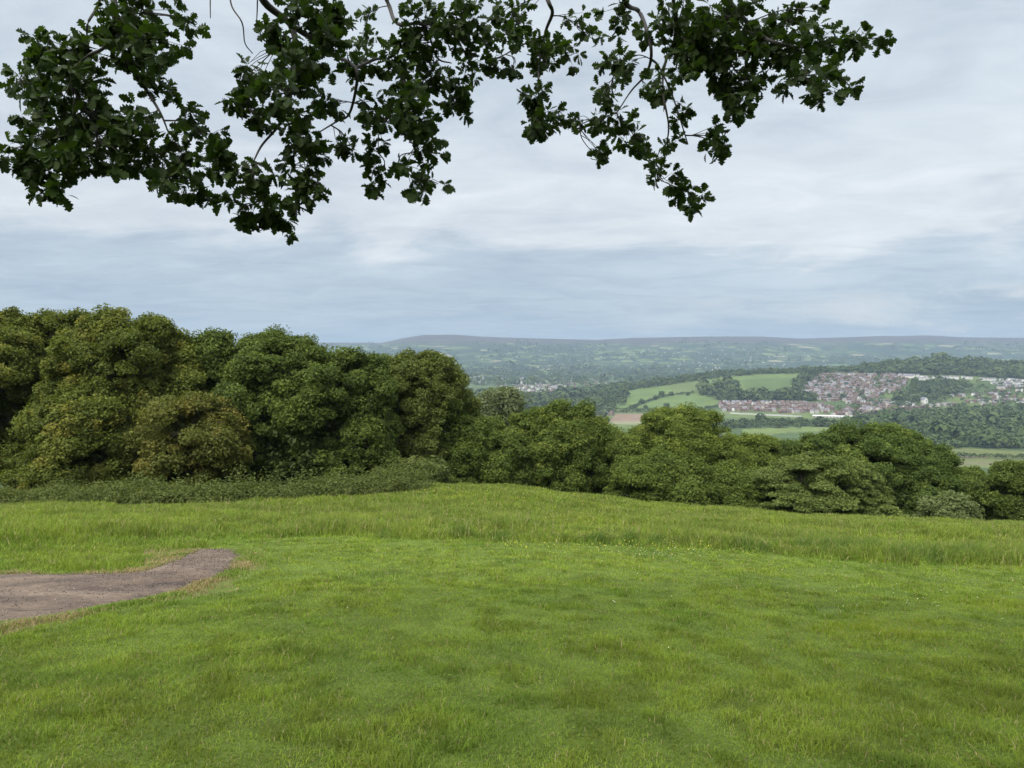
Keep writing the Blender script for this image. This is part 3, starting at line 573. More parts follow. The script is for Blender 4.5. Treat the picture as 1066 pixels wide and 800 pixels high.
brush('bramble_undergrowth', 'tangled brambles and nettles below the left trees', [(-130, 528), (0, 527), (120, 527), (250, 525), (340, 520), (400, 514), (436, 512)], 3.0, 0.66, .09, 110, (.034, .050, .012), (.094, .116, .030), 601)
brush('thicket_undergrowth', 'shaded brush at the feet of the right hand trees', [(700, 526), (760, 530), (900, 538), (1000, 542), (1140, 548)], 5.0, .8, .12, 70, (.035, .055, .018), (.07, .10, .03), 602)
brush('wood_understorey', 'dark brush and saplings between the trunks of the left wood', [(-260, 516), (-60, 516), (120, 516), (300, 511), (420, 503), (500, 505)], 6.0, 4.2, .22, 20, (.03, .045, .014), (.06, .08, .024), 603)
# ------------------------------------------------------------------ distant trees, each a small crown of leaf sprays
def far_trees(name, label, P, r, h, colA, colB, seed, nq=46, kind='stuff', cat=None, group=None):
    g = np.random.default_rng(seed); m = len(P); idx = np.repeat(np.arange(m), nq); n = len(idx)
    d = unit(g.normal(size=(n, 3))); d[:, 2] = np.where(d[:, 2] < -.3, -d[:, 2], d[:, 2]); rr = g.uniform(.72, 1.05, n)
    # a few bulges per crown
    ph = g.uniform(0, 6.28, m)[idx]; bul = 1+.16*np.sin(3*np.arctan2(d[:, 1], d[:, 0])+ph)+.12*np.sin(5*d[:, 2]+2*ph)
    c = P[idx]+d*np.stack([r, r, h*.5], -1)[idx]*(rr*bul)[:, None]; c[:, 2] += (h*.52)[idx]
    nrm = unit(d+[0, 0, .35]+.45*g.normal(size=(n, 3))); tn = g.random(m)
    col = np.array(colA)+(np.array(colB)-np.array(colA))*np.clip(.75*tn[idx]+.3*g.random(n), 0, 1)[:, None]
    V, Tq, CC = leaf_quads(c, nrm, (r*.62)[idx]*g.uniform(.7, 1.3, n), col, g)
    o = build(name, V, [Tq], M['far'], None, CC); return tag(o, label, cat, group, kind)
def spread(poly, y0, y1, area, seed, dens=None, top=False):
    """points on the land inside an outline, one per `area` square metres"""
    g = np.random.default_rng(seed); pl = np.array(poly, float); xs = (pl[:, 0]-CX)/F
    n = int((y1**2-y0**2)/2*(xs.max()-xs.min())/area); y = np.sqrt(g.uniform(y0**2, y1**2, n)); x = y*g.uniform(xs.min(), xs.max(), n); z = land_z(x, y)
    a, b = proj(x, y, z); k = inpoly(a, b, poly) & ~inpoly(a, b, [(622, 429.5), (690, 430), (690, 444), (630, 444), (634, 436)]) & ~inpoly(a, b, [(760, 428), (895, 431.5), (895, 440), (760, 436)])
    if dens is not None: k &= g.random(n) < dens(x, y)
    return np.stack([x, y, z], -1)[k]
WA, WB = (.028, .046, .019), (.078, .104, .038)
def wood(name, label, poly, y0, y1, area, rm, seed, cA=WA, cB=WB, dens=None, hk=1.7, nq=46):
    P = spread(poly, y0, y1, area, seed, dens); g = np.random.default_rng(seed+1); r = rm*np.exp(g.normal(0, .33, len(P)))
    return far_trees(name, label, P, r, r*hk*g.uniform(.8, 1.25, len(P)), cA, cB, seed+2, nq)
clear = lambda x, y: sst(.36, .5, fbm(x*.008, y*.008, 205, 3))
wood('valley_wood', 'green scrub and woodland filling the valley below the estate', [(880, 440), (935, 434), (1000, 428.5), (1160, 427), (1160, 466), (1060, 468), (1000, 466), (975, 470), (920, 462), (880, 450)], 900, 1900, 75, 5.2, 210, (.030, .050, .020), (.078, .108, .040), lambda x, y: .35+.65*clear(x, y))
wood('hilltop_wood', 'dark continuous wood capping the hill above the white terraces', [(893, 386), (930, 382), (950, 378), (990, 376), (1030, 380), (1160, 378), (1160, 396), (1062, 397), (1010, 392), (930, 389.5), (898, 390)], 1950, 2420, 90, 6.5, 220)
wood('hillside_wood', 'wood on the slope between the brick estate and the white houses', [(952, 400), (1000, 399.5), (1015, 403), (998, 410), (980, 416), (935, 421), (930, 416), (945, 408)], 1600, 2300, 75, 5.5, 230)
wood('ridge_tree_belt', 'line of dark trees following the crest of the green fields', [(628, 407), (660, 402.5), (700, 397), (742, 391), (790, 387.5), (835, 386.3), (905, 384), (905, 388), (835, 389.5), (790, 390), (742, 395), (700, 400.5), (660, 406), (628, 414)], 2000, 2420, 110, 5, 240)
wood('copse', 'dark copse in the middle of the green hill fields', [(728, 406), (745, 403), (760, 401), (768, 399.5), (768, 407), (752, 411), (738, 414), (727, 412)], 1600, 2350, 110, 6.5, 250)
wood('estate_tree_belt', 'dark tree belt above the lowest rows of brick houses', [(746, 415), (760, 411), (790, 411.5), (822, 413), (850, 415), (850, 418), (800, 419), (746, 419.5)], 1500, 2200, 100, 6.5, 260)
wood('estate_edge_trees', 'trees between the big green field and the brick estate', [(828, 398), (838, 390), (852, 389), (845, 397), (838, 405), (834, 412), (822, 412)], 1600, 2350, 110, 6.5, 265)
wood('vale_wood', 'dark woodland on the vale floor left of the green fields', [(480, 412), (560, 414), (600, 410), (650, 404), (655, 417), (640, 426), (560, 427), (480, 428)], 1500, 3000, 160, 7.5, 270, dens=lambda x, y: .25+.75*clear(x*1.3, y*.8))
wood('vale_scrub', 'hedges and scrub on the vale floor before the houses', [(560, 428), (640, 428), (760, 441), (900, 441), (900, 446), (780, 447), (700, 446), (560, 440)], 1150, 1650, 170, 4.5, 280, dens=lambda x, y: clear(x*1.6, y*1.6))
wood('far_vale_trees', 'scattered trees and hedgerows across the far vale', [(400, 384), (1100, 384), (1100, 390), (640, 411), (400, 413)], 3000, 5600, 2400, 11, 290, dens=lambda x, y: clear(x*.6, y*.4), nq=24)
wood('far_ridge_woods', 'dark woods and hedges on the distant ridge slopes', [(380, 358), (1100, 358), (1100, 385), (380, 385)], 4800, 8600, 9000, 15, 295, dens=lambda x, y: sst(.5, .58, fbm(x*.0028, y*.0016, 299, 4)), nq=16)
wood('estate_garden_trees', 'small garden trees among the brick houses', [(748, 418), (872, 418), (940, 408), (948, 396), (840, 391), (832, 412)], 1550, 2350, 230, 3.4, 297, nq=30)
wood('village_trees', 'garden and bank trees among the white village houses', [(935, 396), (1130, 399), (1130, 429), (1000, 431), (935, 434), (880, 440), (872, 428)], 1400, 2300, 420, 4.0, 298, nq=30)
# lone trees of the fields
FT = [(668, 421, 7, 'lone dark round tree at the foot of the pale green fields'), (682, 416.5, 6, 'round tree in the field hedge, left of its pair'), (689, 413, 8, 'bigger tree on the field hedge joining the two pale fields'), (699, 412, 6, 'small tree on the upper end of the field hedge'),
      (648, 419, 9, 'broad dark tree at the left end of the pale fields'), (661, 425.5, 5, 'bush sized tree below the lone round tree'), (672, 426, 5, 'small tree in the lower field hedge'), (694, 425.5, 7, 'pale grey tree on the lower field hedge'), (638, 424, 7, 'dark tree beside the vale wood edge'),
      (628, 437, 5, 'dark tree left of the ploughed strip'), (632, 440, 5, 'low tree at the near corner of the ploughed strip'), (617, 434, 4, 'small dark tree among the vale cottages'), (716, 412, 5, 'small tree left of the dark copse'), (907, 419, 5, 'tree beside the white chapel on the slope')]
for k, (a, b, r, lab) in enumerate(FT):
    p = hit(a, b, 900, 3000); g = np.random.default_rng(700+k); h = r*1.9; root = empty('field_tree', tuple(p)); tag(root, lab, 'tree', 'single trees of the far fields')
    n = 420; d = unit(g.normal(size=(n, 3))); ph = g.uniform(0, 6)
    bul = 1+.15*np.sin(3*np.arctan2(d[:, 1], d[:, 0])+ph)+.13*np.sin(6*d[:, 2]+ph)
    c = d*np.array([r, r, h*.45])*(g.uniform(.7, 1.05, n)*bul)[:, None]; c[:, 2] += h*.53
    V, Tq, CC = leaf_quads(c, unit(d+[0, 0, .3]+.5*g.normal(size=(n, 3))), r*.3*g.uniform(.6, 1.4, n), np.array(WA)+(np.array(WB)-np.array(WA))*g.random(n)[:, None]*.8, g)
    build('crown', V, [Tq], M['far'], root, CC)
    tv, tq = tube_arrays([(np.array([(0, 0, -.5), (.1, 0, h*.3), (0, .1, h*.6)]), np.array([.5, .4, .2]))], 6); build('trunk', tv, [tq], M['bark'], root)
# hedge lines of the near fields
def hedge(name, lab, line, seed, r=2.6):
    P = smooth_path(np.array([hit(a, b, 800, 3000) for a, b in line]), 12); L = np.concatenate([[0], np.cumsum(np.linalg.norm(np.diff(P[:, :2], axis=0), axis=1))]); m = int(L[-1]/(r*1.0)); t = np.linspace(0, L[-1], m)
    Q_ = np.stack([np.interp(t, L, P[:, 0]), np.interp(t, L, P[:, 1])], -1)+np.random.default_rng(seed).normal(0, .8, (m, 2)); Q_ = np.column_stack([Q_, land_z(Q_[:, 0], Q_[:, 1])])
    rr = r*np.random.default_rng(seed).uniform(.6, 1.7, m); o = far_trees(name, lab, Q_, rr, rr*1.7, WA, WB, seed, 30, 'thing', 'hedge', 'field hedges on the far hill'); return o
hedge('field_hedge', 'dark hedge climbing between the two pale fields', [(655, 426), (668, 421), (682, 416), (700, 412), (722, 410)], 801)
hedge('field_hedge', 'hedge along the foot of the pale fields', [(600, 427), (660, 427.5), (720, 427.5), (748, 424)], 802)
hedge('field_hedge', 'hedge above the ploughed strip', [(560, 430.5), (610, 430.3), (660, 430), (720, 430.5)], 803)
hedge('field_hedge', 'dark hedge below the long pale shed', [(770, 441.5), (840, 442), (905, 441)], 804, 3.2)
hedge('field_hedge', 'hedge across the yellowish field at the right edge', [(985, 476), (1020, 477), (1066, 478), (1110, 478)], 805, 2.2)

# ------------------------------------------------------------------ houses
def house_mesh(wall, roof, w=8.0, d=8.5, h=5.4, rh=2.8, chim=True):
    V = []; Fq = []; Ft = []; mi4 = []; mi3 = []
    def quad(a, b, c, e, m): i = len(V); V.extend([a, b, c, e]); Fq.append([i, i+1, i+2, i+3]); mi4.append(m)
    def box(x0, x1, y0, y1, z0, z1, m):
        p = [(x, y, z) for z in (z0, z1) for y in (y0, y1) for x in (x0, x1)]
        for f in ((0, 1, 5, 4), (1, 3, 7, 5), (3, 2, 6, 7), (2, 0, 4, 6), (4, 5, 7, 6)): quad(*[p[k] for k in f], m)
    W, D = w/2, d/2
    box(-W, W, -D, D, -2.5, h, 0)
    for s in (-1, 1):
        i = len(V); V.extend([(s*W, -D, h), (s*W, D, h), (s*W, 0, h+rh)]); Ft.append([i, i+1, i+2]); mi3.append(0)
        ov = .35; quad((-W-.2, s*(D+ov), h-.25), (W+.2, s*(D+ov), h-.25), (W+.2, 0, h+rh+.12), (-W-.2, 0, h+rh+.12), 1)
    for sx in (-.28, .28):
        for z0 in (.9, 3.4):
            quad((sx*w-.7, -D-.03, z0), (sx*w+.7, -D-.03, z0), (sx*w+.7, -D-.03, z0+1.2), (sx*w-.7, -D-.03, z0+1.2), 2)
    quad((-.5, -D-.04, 0), (.5, -D-.04, 0), (.5, -D-.04, 2.1), (-.5, -D-.04, 2.1), 2)
    if chim: box(W-.9, W-.2, -.5, .5, h+rh-.9, h+rh+1.1, 3)
    me_o = build('house', np.array(V), [Fq, Ft], [M[wall], M[roof], M['glass'], M['brick']], None, None, mi4+mi3)
    me = me_o.data; bpy.data.objects.remove(me_o); return me
HM = dict(red=house_mesh('brick', 'tile'), redroof=house_mesh('brick', 'redtile'), pink=house_mesh('pinkbrick', 'tile'), slate=house_mesh('brick', 'slate'), pale=house_mesh('cream', 'slate', 9, 8), white=house_mesh('white', 'slate', 8, 8), whitewide=house_mesh('white', 'slate', 12, 8, 5.2))
HL = dict(red=('red brick house with brown tiled roof', 'brick houses'), redroof=('red brick house with reddish tiled roof', 'brick houses'), pink=('pale pinkish brick house with brown roof', 'brick houses'), slate=('brick house with grey slate roof', 'brick houses'),
          pale=('cream rendered house with slate roof', 'pale houses'), white=('white rendered house with slate roof', 'white houses'), whitewide=('wide white house with slate roof', 'white houses'))
n_house = [0]; spare = []
def place_house(kind, p, rz, where, grp, sc=1.0):
    if n_house[0] >= 300: spare.append((kind, p, rz, sc)); return
    o = bpy.data.objects.new('house', HM[kind]); COL.objects.link(o); o.location = p; o.rotation_euler = (0, 0, rz); o.scale = (sc, sc, sc)
    tag(o, HL[kind][0]+' '+where, 'house', HL[kind][1]+' '+where+grp); n_house[0] += 1
def row(a, b, kinds, wts, where, step=9.0, gap=.08, seed=0, jit=.12, sc=1.0):
    """houses side by side along a street from sight line a to sight line b"""
    g = np.random.default_rng(seed); P = np.array([hit(a[0]+(b[0]-a[0])*t, a[1]+(b[1]-a[1])*t, 1000, 4200)[:2] for t in np.linspace(0, 1, 6)]); L = np.concatenate([[0], np.cumsum(np.linalg.norm(np.diff(P, axis=0), axis=1))]); m = int(L[-1]/step)
    for k in range(m):
        if g.random() < gap: continue
        t = (k+.5)*step; x, y = np.interp(t, L, P[:, 0]), np.interp(t, L, P[:, 1]); q = min(int(np.searchsorted(L, t)), len(P)-1); dv = P[q]-P[max(q-1, 0)]
        rz = math.atan2(dv[1], dv[0])+g.normal(0, jit)+(math.pi/2 if g.random() < .12 else 0)
        place_house(g.choice(kinds, p=wts), (x, y+g.normal(0, 1.5), float(land_z(x, y))+.3), rz, where, '', sc*g.uniform(.9, 1.1))
RK, RW = ['red', 'redroof', 'pink', 'slate', 'pale', 'white'], [.24, .17, .25, .17, .12, .05]
for k, (yy, a, b) in enumerate([(430.2, 800, 872), (428.3, 752, 868), (426.3, 750, 870), (424.2, 748, 866), (422.2, 747, 860), (420.4, 748, 842)]):
    row((a, yy), (b, yy+.4), ['red', 'redroof', 'pink', 'pale', 'white'], [.2, .3, .3, .12, .08], 'in the lowest rows of the estate', 9.8, .12, 900+k, .35, .94)
for k, (yy, a, b) in enumerate([(399.5, 1046, 1085), (393.6, 938, 1012), (395.6, 955, 990), (396.0, 1016, 1062), (396.8, 1040, 1075), (391.6, 935, 962), (400.0, 1032, 1062), (402.3, 1044, 1066)]):
    row((a, yy), (b, yy+1.2), ['white', 'whitewide'], [.6, .4], 'in the terraces below the hilltop wood', 11, .22, 930+k, .05, .92)
for k, (yy, a, b) in enumerate([(405.5, 1030, 1075), (409, 1025, 1080), (412.5, 1012, 1072), (416, 1008, 1080), (419.5, 1005, 1070), (414, 985, 1020), (422, 1020, 1090)]):
    row((a, yy), (b, yy-2.0), ['white', 'whitewide', 'pale', 'slate', 'red'], [.24, .14, .26, .2, .16], 'in the village at the right edge', 11.5, .38, 950+k, .3, .88)
for k, (yy, a, b) in enumerate([(433.5, 865, 900), (432.2, 870, 925), (430.5, 876, 945), (429, 874, 935), (427.5, 880, 960), (426, 880, 975), (424, 900, 1000), (422.5, 895, 950), (420.5, 880, 930)]):
    row((a, yy), (b, yy-1.2), ['white', 'pale', 'red', 'pink'], [.14, .26, .32, .28], 'among trees right of the estate', 12, .2, 970+k, .5)
for k, (yy, a, b) in enumerate([(437, 606, 628), (434.6, 604, 622), (432.6, 610, 640)]):
    row((a, yy), (b, yy), ['pink', 'pale', 'redroof'], [.4, .4, .2], 'among the vale trees left of the ploughed strip', 12, .25, 980+k, .6)
for k, yy in enumerate(np.arange(417.5, 391.0, -1.75)):
    a = np.interp(yy, [391, 400, 410, 418], [846, 836, 830, 858]); b = np.interp(yy, [391, 397, 408, 418], [938, 948, 938, 905])
    row((a, yy+.3), (b, yy), RK, RW, 'in the upper rows of the estate', 9.6, .16, 1000+k, .35, .94)
for k in range(26):
    yy = 394.5+k*.62; row((515+(k*37) % 60, yy), (560+(k*53) % 90, yy+.4), ['white', 'pale', 'pink', 'redroof'], [.3, .35, .2, .15], 'in the far vale town', 17, .45, 1100+k, .8, 1.15)
for k in range(7):
    yy = 391+k*1.1; row((480, yy+1), (508, yy+1.6), ['white', 'pale'], [.6, .4], 'in the far vale town', 22, .5, 1150+k, .8, 1.2)
# the farther houses, past counting
gh = np.random.default_rng(5)
farp = []
for _ in range(220):
    a = gh.choice([gh.normal(745, 60), gh.uniform(480, 1066), gh.normal(590, 40)], p=[.5, .3, .2]); b = gh.uniform(363, 386); p = hit(a, b, 3200, 8800, 260); farp.append(p)
def merge(items):
    VV, F4, F3, m4, m3 = [], [], [], [], []; names = list(HM); off = 0; mats = [M[k] for k in ('brick', 'pinkbrick', 'cream', 'white', 'tile', 'redtile', 'slate', 'glass')]
    ix = {m.name: k for k, m in enumerate(mats)}
    cache = {}
    for kd, me in HM.items():
        v = np.empty(len(me.vertices)*3, np.float32); me.vertices.foreach_get('co', v); cache[kd] = (v.reshape(-1, 3), [(list(p.vertices), ix[me.materials[p.material_index].name]) for p in me.polygons])
    for kd, p, rz, sc in items:
        v, fs = cache[kd]; c, s = math.cos(rz), math.sin(rz); w = np.stack([v[:, 0]*c-v[:, 1]*s, v[:, 0]*s+v[:, 1]*c, v[:, 2]], -1)*sc+np.array(p); VV.append(w)
        for f, m in fs:
            (F4 if len(f) == 4 else F3).append([q+off for q in f]); (m4 if len(f) == 4 else m3).append(m)
        off += len(v)
    return tag(build('far_houses', np.vstack(VV), [F4, F3], mats, None, None, m4+m3), 'dense distant houses of the estate and the vale beyond', kind='stuff')
merge(spare+[(['white', 'pale', 'white', 'pink'][k % 4], p, gh.uniform(0, 3), gh.uniform(.65, 1.15)) for k, p in enumerate(farp)])
# long pale shed and the white chapel
def shed(name, lab, cat, a, b, dpt, h):
    A, B = hit(*a, 900, 3000), hit(*b, 900, 3000); c = (A+B)/2; L = np.linalg.norm((B-A)[:2])/2; root = empty(name, tuple(c)); root.rotation_euler = (0, 0, math.atan2(B[1]-A[1], B[0]-A[0])); tag(root, lab, cat)
    P = [(x, y, z) for z in (-1, h) for y in (-dpt, dpt) for x in (-L, L)]; build('wall', np.array(P), [[(0, 1, 5, 4), (1, 3, 7, 5), (3, 2, 6, 7), (2, 0, 4, 6)]], M['cream'], root)
    e = .4; build('roof', np.array([(-L-e, -dpt-e, h), (L+e, -dpt-e, h), (L+e, 0, h+1.8), (-L-e, 0, h+1.8), (L+e, dpt+e, h), (-L-e, dpt+e, h), (-L-e, 0, h+.02), (L+e, 0, h+.02)]), [[(0, 1, 2, 3), (3, 2, 4, 5)], [(0, 3, 6), (3, 5, 6), (1, 7, 2), (2, 7, 4)]], M['metal'], root)
    n = int(L/3); W = []; Fd = []
    for k in range(n):
        x = -L+(k+.5)*2*L/n; i = len(W); W += [(x-.9, -dpt-.05, 0), (x+.9, -dpt-.05, 0), (x+.9, -dpt-.05, 2.4), (x-.9, -dpt-.05, 2.4)]; Fd.append((i, i+1, i+2, i+3))
    build('windows', np.array(W), [Fd], M['glass'], root); return root
shed('long_shed', 'long low pale shed standing before the estate', 'building', (846, 434.2), (887, 435.3), 6, 2.6)
shed('long_shed', 'short white building at the estate foot, right of the long shed', 'building', (893, 434.5), (902, 434.3), 4, 3.4)
p = hit(962, 419.5, 1000, 3000); ch = empty('chapel', tuple(p)); tag(ch, 'small white gabled chapel alone among the hillside trees', 'chapel')
W_, D_, h_ = 4.5, 9, 8
build('wall', np.array([(x, y, z) for z in (-2, h_) for y in (-D_, D_) for x in (-W_, W_)]+[(0, -D_, h_+5), (0, D_, h_+5)]), [[(0, 1, 5, 4), (1, 3, 7, 5), (3, 2, 6, 7), (2, 0, 4, 6)], [(4, 5, 8), (7, 6, 9)]], M['white'], ch)
build('roof', np.array([(-W_-.4, -D_-.4, h_-.3), (0, -D_-.4, h_+5.3), (0, D_+.4, h_+5.3), (-W_-.4, D_+.4, h_-.3), (W_+.4, -D_-.4, h_-.3), (W_+.4, D_+.4, h_-.3)]), [[(0, 1, 2, 3), (1, 4, 5, 2)]], M['slate'], ch)
build('window', np.array([(-.8, -D_-.06, 3), (.8, -D_-.06, 3), (.8, -D_-.06, 7), (-.8, -D_-.06, 7)]), [[(0, 1, 2, 3)]], M['glass'], ch)

# ------------------------------------------------------------------ haze: the air of the vale, one even box
hz = mat('haze'); pv = N(hz[1], 'ShaderNodeVolumePrincipled'); pv.inputs['Density'].default_value = HAZE_DENSITY; pv.inputs['Color'].default_value = (*HAZE_COLOR, 1); pv.inputs['Anisotropy'].default_value = 0.0
hz[1].links.new(pv.outputs[0], hz[2].inputs['Volume'])
zb_, zt_ = float(GV[:, 2].min())-1, max(float(GV[:, 2].max()), 20)+25; S_ = 17600
hv = np.array([(x, y, z) for z in (zb_, zt_) for y in (-S_, S_) for x in (-S_, S_)])
tag(build('haze', hv, [[(0, 2, 3, 1), (4, 5, 7, 6), (0, 1, 5, 4), (1, 3, 7, 5), (3, 2, 6, 7), (2, 0, 4, 6)]], hz[0]), 'thin blue air softening the far hills', kind='stuff')
# ------------------------------------------------------------------ the oak over the photographer: trunk behind, boughs hanging into view
gk = np.random.default_rng(42)
BR = [  # hanging boughs: depth, thickness, sight lines from above the view downwards
 (5.0, .030, [(96, -110), (112, -40), (119, 5), (123, 33), (134, 66), (151, 92), (167, 118), (176, 140)]),
 (5.1, .014, [(104, -40), (103, 3), (91, 26), (92, 50)]),
 (4.8, .016, [(120, 30), (108, 50), (92, 58), (70, 78)]),
 (4.9, .032, [(240, -110), (262, -35), (275, 2), (302, 26), (308, 56), (302, 98), (292, 128), (273, 151), (264, 168)]),
 (5.2, .020, [(303, 28), (330, 44), (348, 58), (365, 66), (372, 80), (364, 118), (350, 127), (332, 138)]),
 (5.6, .022, [(380, -100), (392, -30), (405, 6), (414, 25), (441, 27), (455, 60), (470, 66)]),
 (5.4, .012, [(372, 68), (400, 62), (425, 95), (432, 130), (436, 160)]),
 (6.0, .022, [(556, -100), (562, -25), (571, 2), (575, 14), (568, 33), (561, 66), (561, 85), (560, 108)]),
 (6.1, .010, [(566, 40), (546, 46), (522, 59)]),
 (5.7, .024, [(628, -110), (642, -30), (652, 4), (665, 12), (674, 34), (678, 58), (672, 78), (657, 95), (642, 118)]),
 (5.3, .016, [(690, -90), (700, -10), (703, 37), (692, 68), (690, 95), (696, 130), (694, 150)]),
 (5.1, .026, [(700, -110), (735, -30), (766, 10), (790, 35), (812, 46), (850, 50), (888, 43)]),
 (5.5, .010, [(678, 60), (686, 70), (700, 100), (716, 150)]),
 (5.0, .012, [(775, 18), (800, 52), (822, 66), (842, 84)]),
 (4.7, .006, [(240, -40), (240, 2), (252, 24), (255, 45), (263, 56)]),
 (4.9, .006, [(221, -60), (219, -5), (219, 19)]),
 (4.9, .006, [(268, -60), (268, 0), (267, 26)]),
]
CL = """49 56 22,40 92 25,72 82 30,20 85 11,82 49 22,141 20 30,118 10 15,193 16 14,164 46 22,138 49 25,111 30 13,164 88 18,177 98 9,98 125 32,138 128 22,59 131 28,39 170 28,13 164 18,43 200 12,75 164 25,115 160 25,144 177 13,66 197 9,203 125 15,184 138 12,226 148 15,223 170 21,184 184 22,203 197 13,164 164 18,190 160 14,
262 72 17,259 112 21,252 98 12,269 125 10,295 43 20,312 75 26,289 95 20,305 128 17,249 216 16,259 233 10,282 220 20,295 236 11,259 184 19,312 170 21,315 197 21,328 194 11,318 213 11,325 151 16,285 180 9,276 200 12,
338 20 28,312 13 18,384 13 9,381 39 13,325 66 22,378 66 20,414 66 20,440 26 30,427 49 18,466 20 22,489 20 20,525 16 18,532 33 15,565 56 20,515 66 12,532 72 6,492 69 18,482 49 15,469 98 21,479 112 13,440 79 22,453 69 14,420 102 22,427 121 21,381 112 18,358 151 16,394 157 14,391 184 13,394 197 7,437 131 21,443 157 19,433 184 17,456 190 9,440 197 9,414 170 8,404 121 15,345 108 13,319 121 14,561 125 17,555 102 15,350 40 18,
541 22 16,571 49 21,594 56 13,601 22 15,639 19 17,564 124 19,556 101 14,571 139 11,597 131 14,627 124 15,620 161 13,639 75 19,631 97 13,650 60 10,661 139 21,646 127 15,672 150 9,687 90 17,706 116 14,672 86 9,702 22 28,740 22 28,770 15 22,732 56 26,762 64 28,792 37 26,770 105 16,755 97 15,789 86 19,822 56 24,837 82 21,852 49 21,822 22 20,849 11 8,879 45 17,897 38 13,916 39 10,871 79 11,867 97 8,856 97 9,886 92 4,740 139 14,740 157 14,755 146 9,699 154 11,687 176 14,699 191 14,717 206 13,717 217 7,732 206 6,717 71 17,714 45 19,680 30 14,618 40 9,510 40 10,745 85 14"""
CL = [tuple(float(v) for v in c.split()) for c in CL.replace('\n', '').split(',')]
def W3(px, py, d): return np.array([(px-CX)/F*d, d, -(py-HY)/F*d])
oz = float(land_z(np.array(1.5), np.array(-3.6))); oak = empty('oak_tree', (1.5, -3.6, oz)); ob = np.array([1.5, -3.6, oz])
tag(oak, 'overhanging oak whose leafy boughs hang dark against the sky', 'tree')
crotch = ob+[0.1, .25, 4.2]
tr = smooth_path([ob+[0, 0, -.3], ob+[0, 0, .5], ob+[.05, .1, 2.2], crotch, crotch+[.2, .3, 2.2], crotch+[0, .6, 5]], 5); trr = np.interp(np.arange(len(tr)), [0, 5, 10, 15, 20, len(tr)-1], [.62, .46, .38, .34, .22, .08])
tv, tq = tube_arrays([(tr-ob, trr)], 12); build('trunk', tv, [tq], M['bark'], oak, smooth=True)
# oak leaf outline, lobed: stations along the blade and half widths
LS = np.array([(0, .015), (.07, .02), (.14, .09), (.22, .17), (.29, .10), (.37, .24), (.43, .27), (.49, .15), (.58, .33), (.65, .33), (.70, .19), (.78, .29), (.85, .25), (.89, .14), (.95, .14), (1.0, .02)])
ns = len(LS)
def oak_leaves(c, d, nrm, L, col, g):
    n = len(c); d = unit(d); s = unit(np.cross(d, nrm)); u = np.cross(s, d)
    t = LS[:, 0]; w = LS[:, 1]; curl = (g.uniform(-.1, .38, n))[:, None]; fold = g.uniform(.1, .5, n)[:, None]; wj = (1+.12*g.normal(size=(n, ns)))*w*1.04
    ax = c[:, None, :]+d[:, None, :]*(t[None, :]*L[:, None])[..., None]-u[:, None, :]*(curl*t[None]**2*L[:, None])[..., None]
    lf = ax+(s[:, None, :]*wj[..., None]+u[:, None, :]*(fold*wj)[..., None])*L[:, None, None]; rt = ax-(s[:, None, :]*wj[..., None]-u[:, None, :]*(fold*wj)[..., None])*L[:, None, None]
    V = np.stack([ax, lf, rt], 2).reshape(-1, 3)
    b = (np.arange(n)*ns*3)[:, None]; k = np.arange(ns-1)*3
    q = np.concatenate([np.stack([b+k, b+k+3, b+k+4, b+k+1], -1).reshape(-1, 4), np.stack([b+k, b+k+2, b+k+5, b+k+3], -1).reshape(-1, 4)])
    return V, q, np.repeat(col, ns*3, 0)
limbs = {}
nodes = []; own = []
paths = []
for bi, (dep, th, pts) in enumerate(BR):
    m = len(pts); P = np.array([W3(a, b, dep+.22*math.sin(1.7*k+bi)+.10*gk.normal()) for k, (a, b) in enumerate(pts)])
    top_out = pts[0][1] < -55
    rs = np.interp(np.arange(m), [0, m-1], [th, .0045 if th > .008 else .003])
    if not top_out and th > .008:                       # a side bough springs from the nearest one already there
        k = int(np.argmin(np.linalg.norm(np.array([(q[0]/q[1]*F+CX-pts[0][0], HY-q[2]/q[1]*F-pts[0][1]) for q in nodes]), axis=1))); P[0] = nodes[k]
        sh = (nodes[k][1]-dep)*np.linspace(1, 0, m); P = np.array([p*(1+s/p[1]) if i else p for i, (p, s) in enumerate(zip(P, sh))])
    Q_ = smooth_path(np.column_stack([P, rs]), 6); paths.append([(Q_[:, :3], Q_[:, 3])])
    for q in Q_[:, :3]: nodes.append(q); own.append(bi)
    if top_out:                                          # up and back to the trunk
        a = P[0]; ld = np.array([a[0]*.75+.3, 2.2, 4.6]); q = smooth_path(np.vstack([np.append(crotch, .13), np.append((crotch+ld)/2+[0, 0, .5], .10), np.append(ld, .07), np.append(a+[0, -.35, .55], th*1.4), np.append(a, th)]), 6)
        paths[-1].append((q[:, :3], q[:, 3]))
BN = np.array(nodes); OWN = np.array(own)
pxn = np.stack([CX+F*BN[:, 0]/BN[:, 1], HY-F*BN[:, 2]/BN[:, 1]], -1); leafb = [[] for _ in BR]
okb = np.array([BR[o][1] > .008 for o in OWN])
lim = 260000
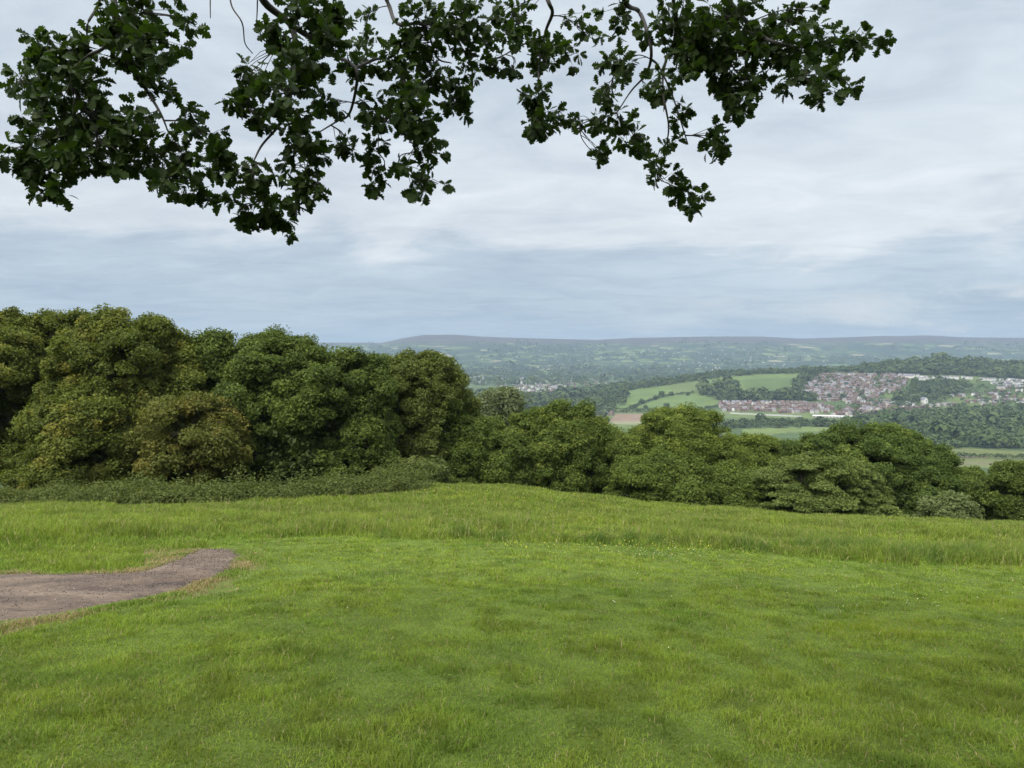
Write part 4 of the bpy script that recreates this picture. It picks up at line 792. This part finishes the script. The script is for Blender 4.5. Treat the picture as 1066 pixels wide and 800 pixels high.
for (a, b, r) in sorted(CL, key=lambda c: c[1]):
    dpx = np.hypot(pxn[:, 0]-a, (pxn[:, 1]-b)*np.where(pxn[:, 1] > b+4, 2.2, 1.0))+np.where(okb, 0, 1e4)
    k = int(np.argmin(dpx)); d0 = BN[k]; bi = int(OWN[k]); dep = d0[1]+gk.normal(0, .10)
    e = W3(a, b+r*.15, dep); hgt = r/F*dep
    md = (d0+e)/2+np.array([gk.normal(0, .03), gk.normal(0, .03), .05*np.linalg.norm(e-d0)]); q = smooth_path(np.vstack([d0, md, e]), 5)
    paths[bi].append((q, np.linspace(.0062 if r > 13 else .0045, .0028, len(q))))
    BN = np.vstack([BN, q]); OWN = np.append(OWN, [bi]*len(q)); okb = np.append(okb, [True]*len(q)); pxn = np.vstack([pxn, np.stack([CX+F*q[:, 0]/q[:, 1], HY-F*q[:, 2]/q[:, 1]], -1)])
    # short twigs in the spray, each ending in a rosette of leaves
    nt_ = max(2, int(r*r/33)); bp_ = W3(a, b, dep)
    for _ in range(nt_):
        an = gk.uniform(0, 2*np.pi); rr = math.sqrt(gk.random())*.80; tip = bp_+np.array([math.cos(an)*rr*hgt, gk.normal(0, .6)*max(hgt, .07), math.sin(an)*rr*hgt])
        st = q[gk.integers(1, len(q))]; paths[bi].append((np.array([st, (st+tip)/2+gk.normal(0, .012, 3), tip]), np.array([.003, .0022, .0014])))
        nlf = gk.integers(6, 11); dr = unit(tip-st+np.array([0, 0, -.02]))
        for j in range(nlf):
            dd = unit(dr*.45+gk.normal(0, .75, 3)+np.array([0, 0, -.35])); leafb[bi].append((tip+dd*.012, dd))
hue = 0
for bi, (dep, th, pts) in enumerate(BR):
    br = None
    tv, tq = tube_arrays([(p-ob, r) for p, r in paths[bi]], 6); br = build('branch' if th > .008 else 'bare_twig', tv, [tq], M['twig'], oak, smooth=True)
    if not leafb[bi]: continue
    C0 = np.array([l[0] for l in leafb[bi]]); D0 = np.array([l[1] for l in leafb[bi]]); n = len(C0); g = np.random.default_rng(bi)
    nm_ = unit(np.array([0, -.1, .55])+.75*g.normal(size=(n, 3))); L_ = g.uniform(.052, .096, n)
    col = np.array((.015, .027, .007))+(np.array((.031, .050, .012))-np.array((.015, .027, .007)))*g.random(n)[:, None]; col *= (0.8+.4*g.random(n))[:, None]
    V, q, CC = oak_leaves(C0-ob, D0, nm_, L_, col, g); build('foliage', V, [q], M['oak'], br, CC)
# the rest of the crown, over and behind the camera
g = np.random.default_rng(99); n = 0; cs = []
while len(cs) < 300:
    p = np.array([g.uniform(-9, 9), g.uniform(-10, 7.5), g.uniform(2.6, 9)])
    if ((p[0]-1)/9)**2+((p[1]+1.5)/8.5)**2+((p[2]-3)/6.2)**2 > 1 or ((p[0]-1)/9)**2+((p[1]+1.5)/8.5)**2+((p[2]-3)/6.2)**2 < .25: continue
    if p[1] > -.8 and p[2] < .50*p[1]+1.7: continue
    if p[1] > 0.5 and g.random() < .6: continue
    cs.append(p)
cs = np.array(cs); idx = np.repeat(np.arange(len(cs)), 60); c = cs[idx]+unit(g.normal(size=(len(idx), 3)))*(.75*g.random(len(idx))**.5)[:, None]*np.array([1, 1, .5])
V, Tq, CC = leaf_quads(c-ob, unit(g.normal(size=c.shape)*.7+[0, 0, .8]), g.uniform(.09, .15, len(c)), np.tile((.045, .075, .022), (len(c), 1))*g.uniform(.7, 1.3, len(c))[:, None], g)
build('crown', V, [Tq], M['oak'], oak, CC)
ps = []
for k in range(16):
    e = cs[k*18]; q = smooth_path(np.vstack([crotch+[0, .2, g.uniform(-.5, 3)], (crotch+e)/2+[0, 0, 1.0], e]), 6); ps.append((q-ob, np.linspace(.11, .02, len(q))))
tv, tq = tube_arrays(ps, 8); build('limbs', tv, [tq], M['bark'], oak, smooth=True)
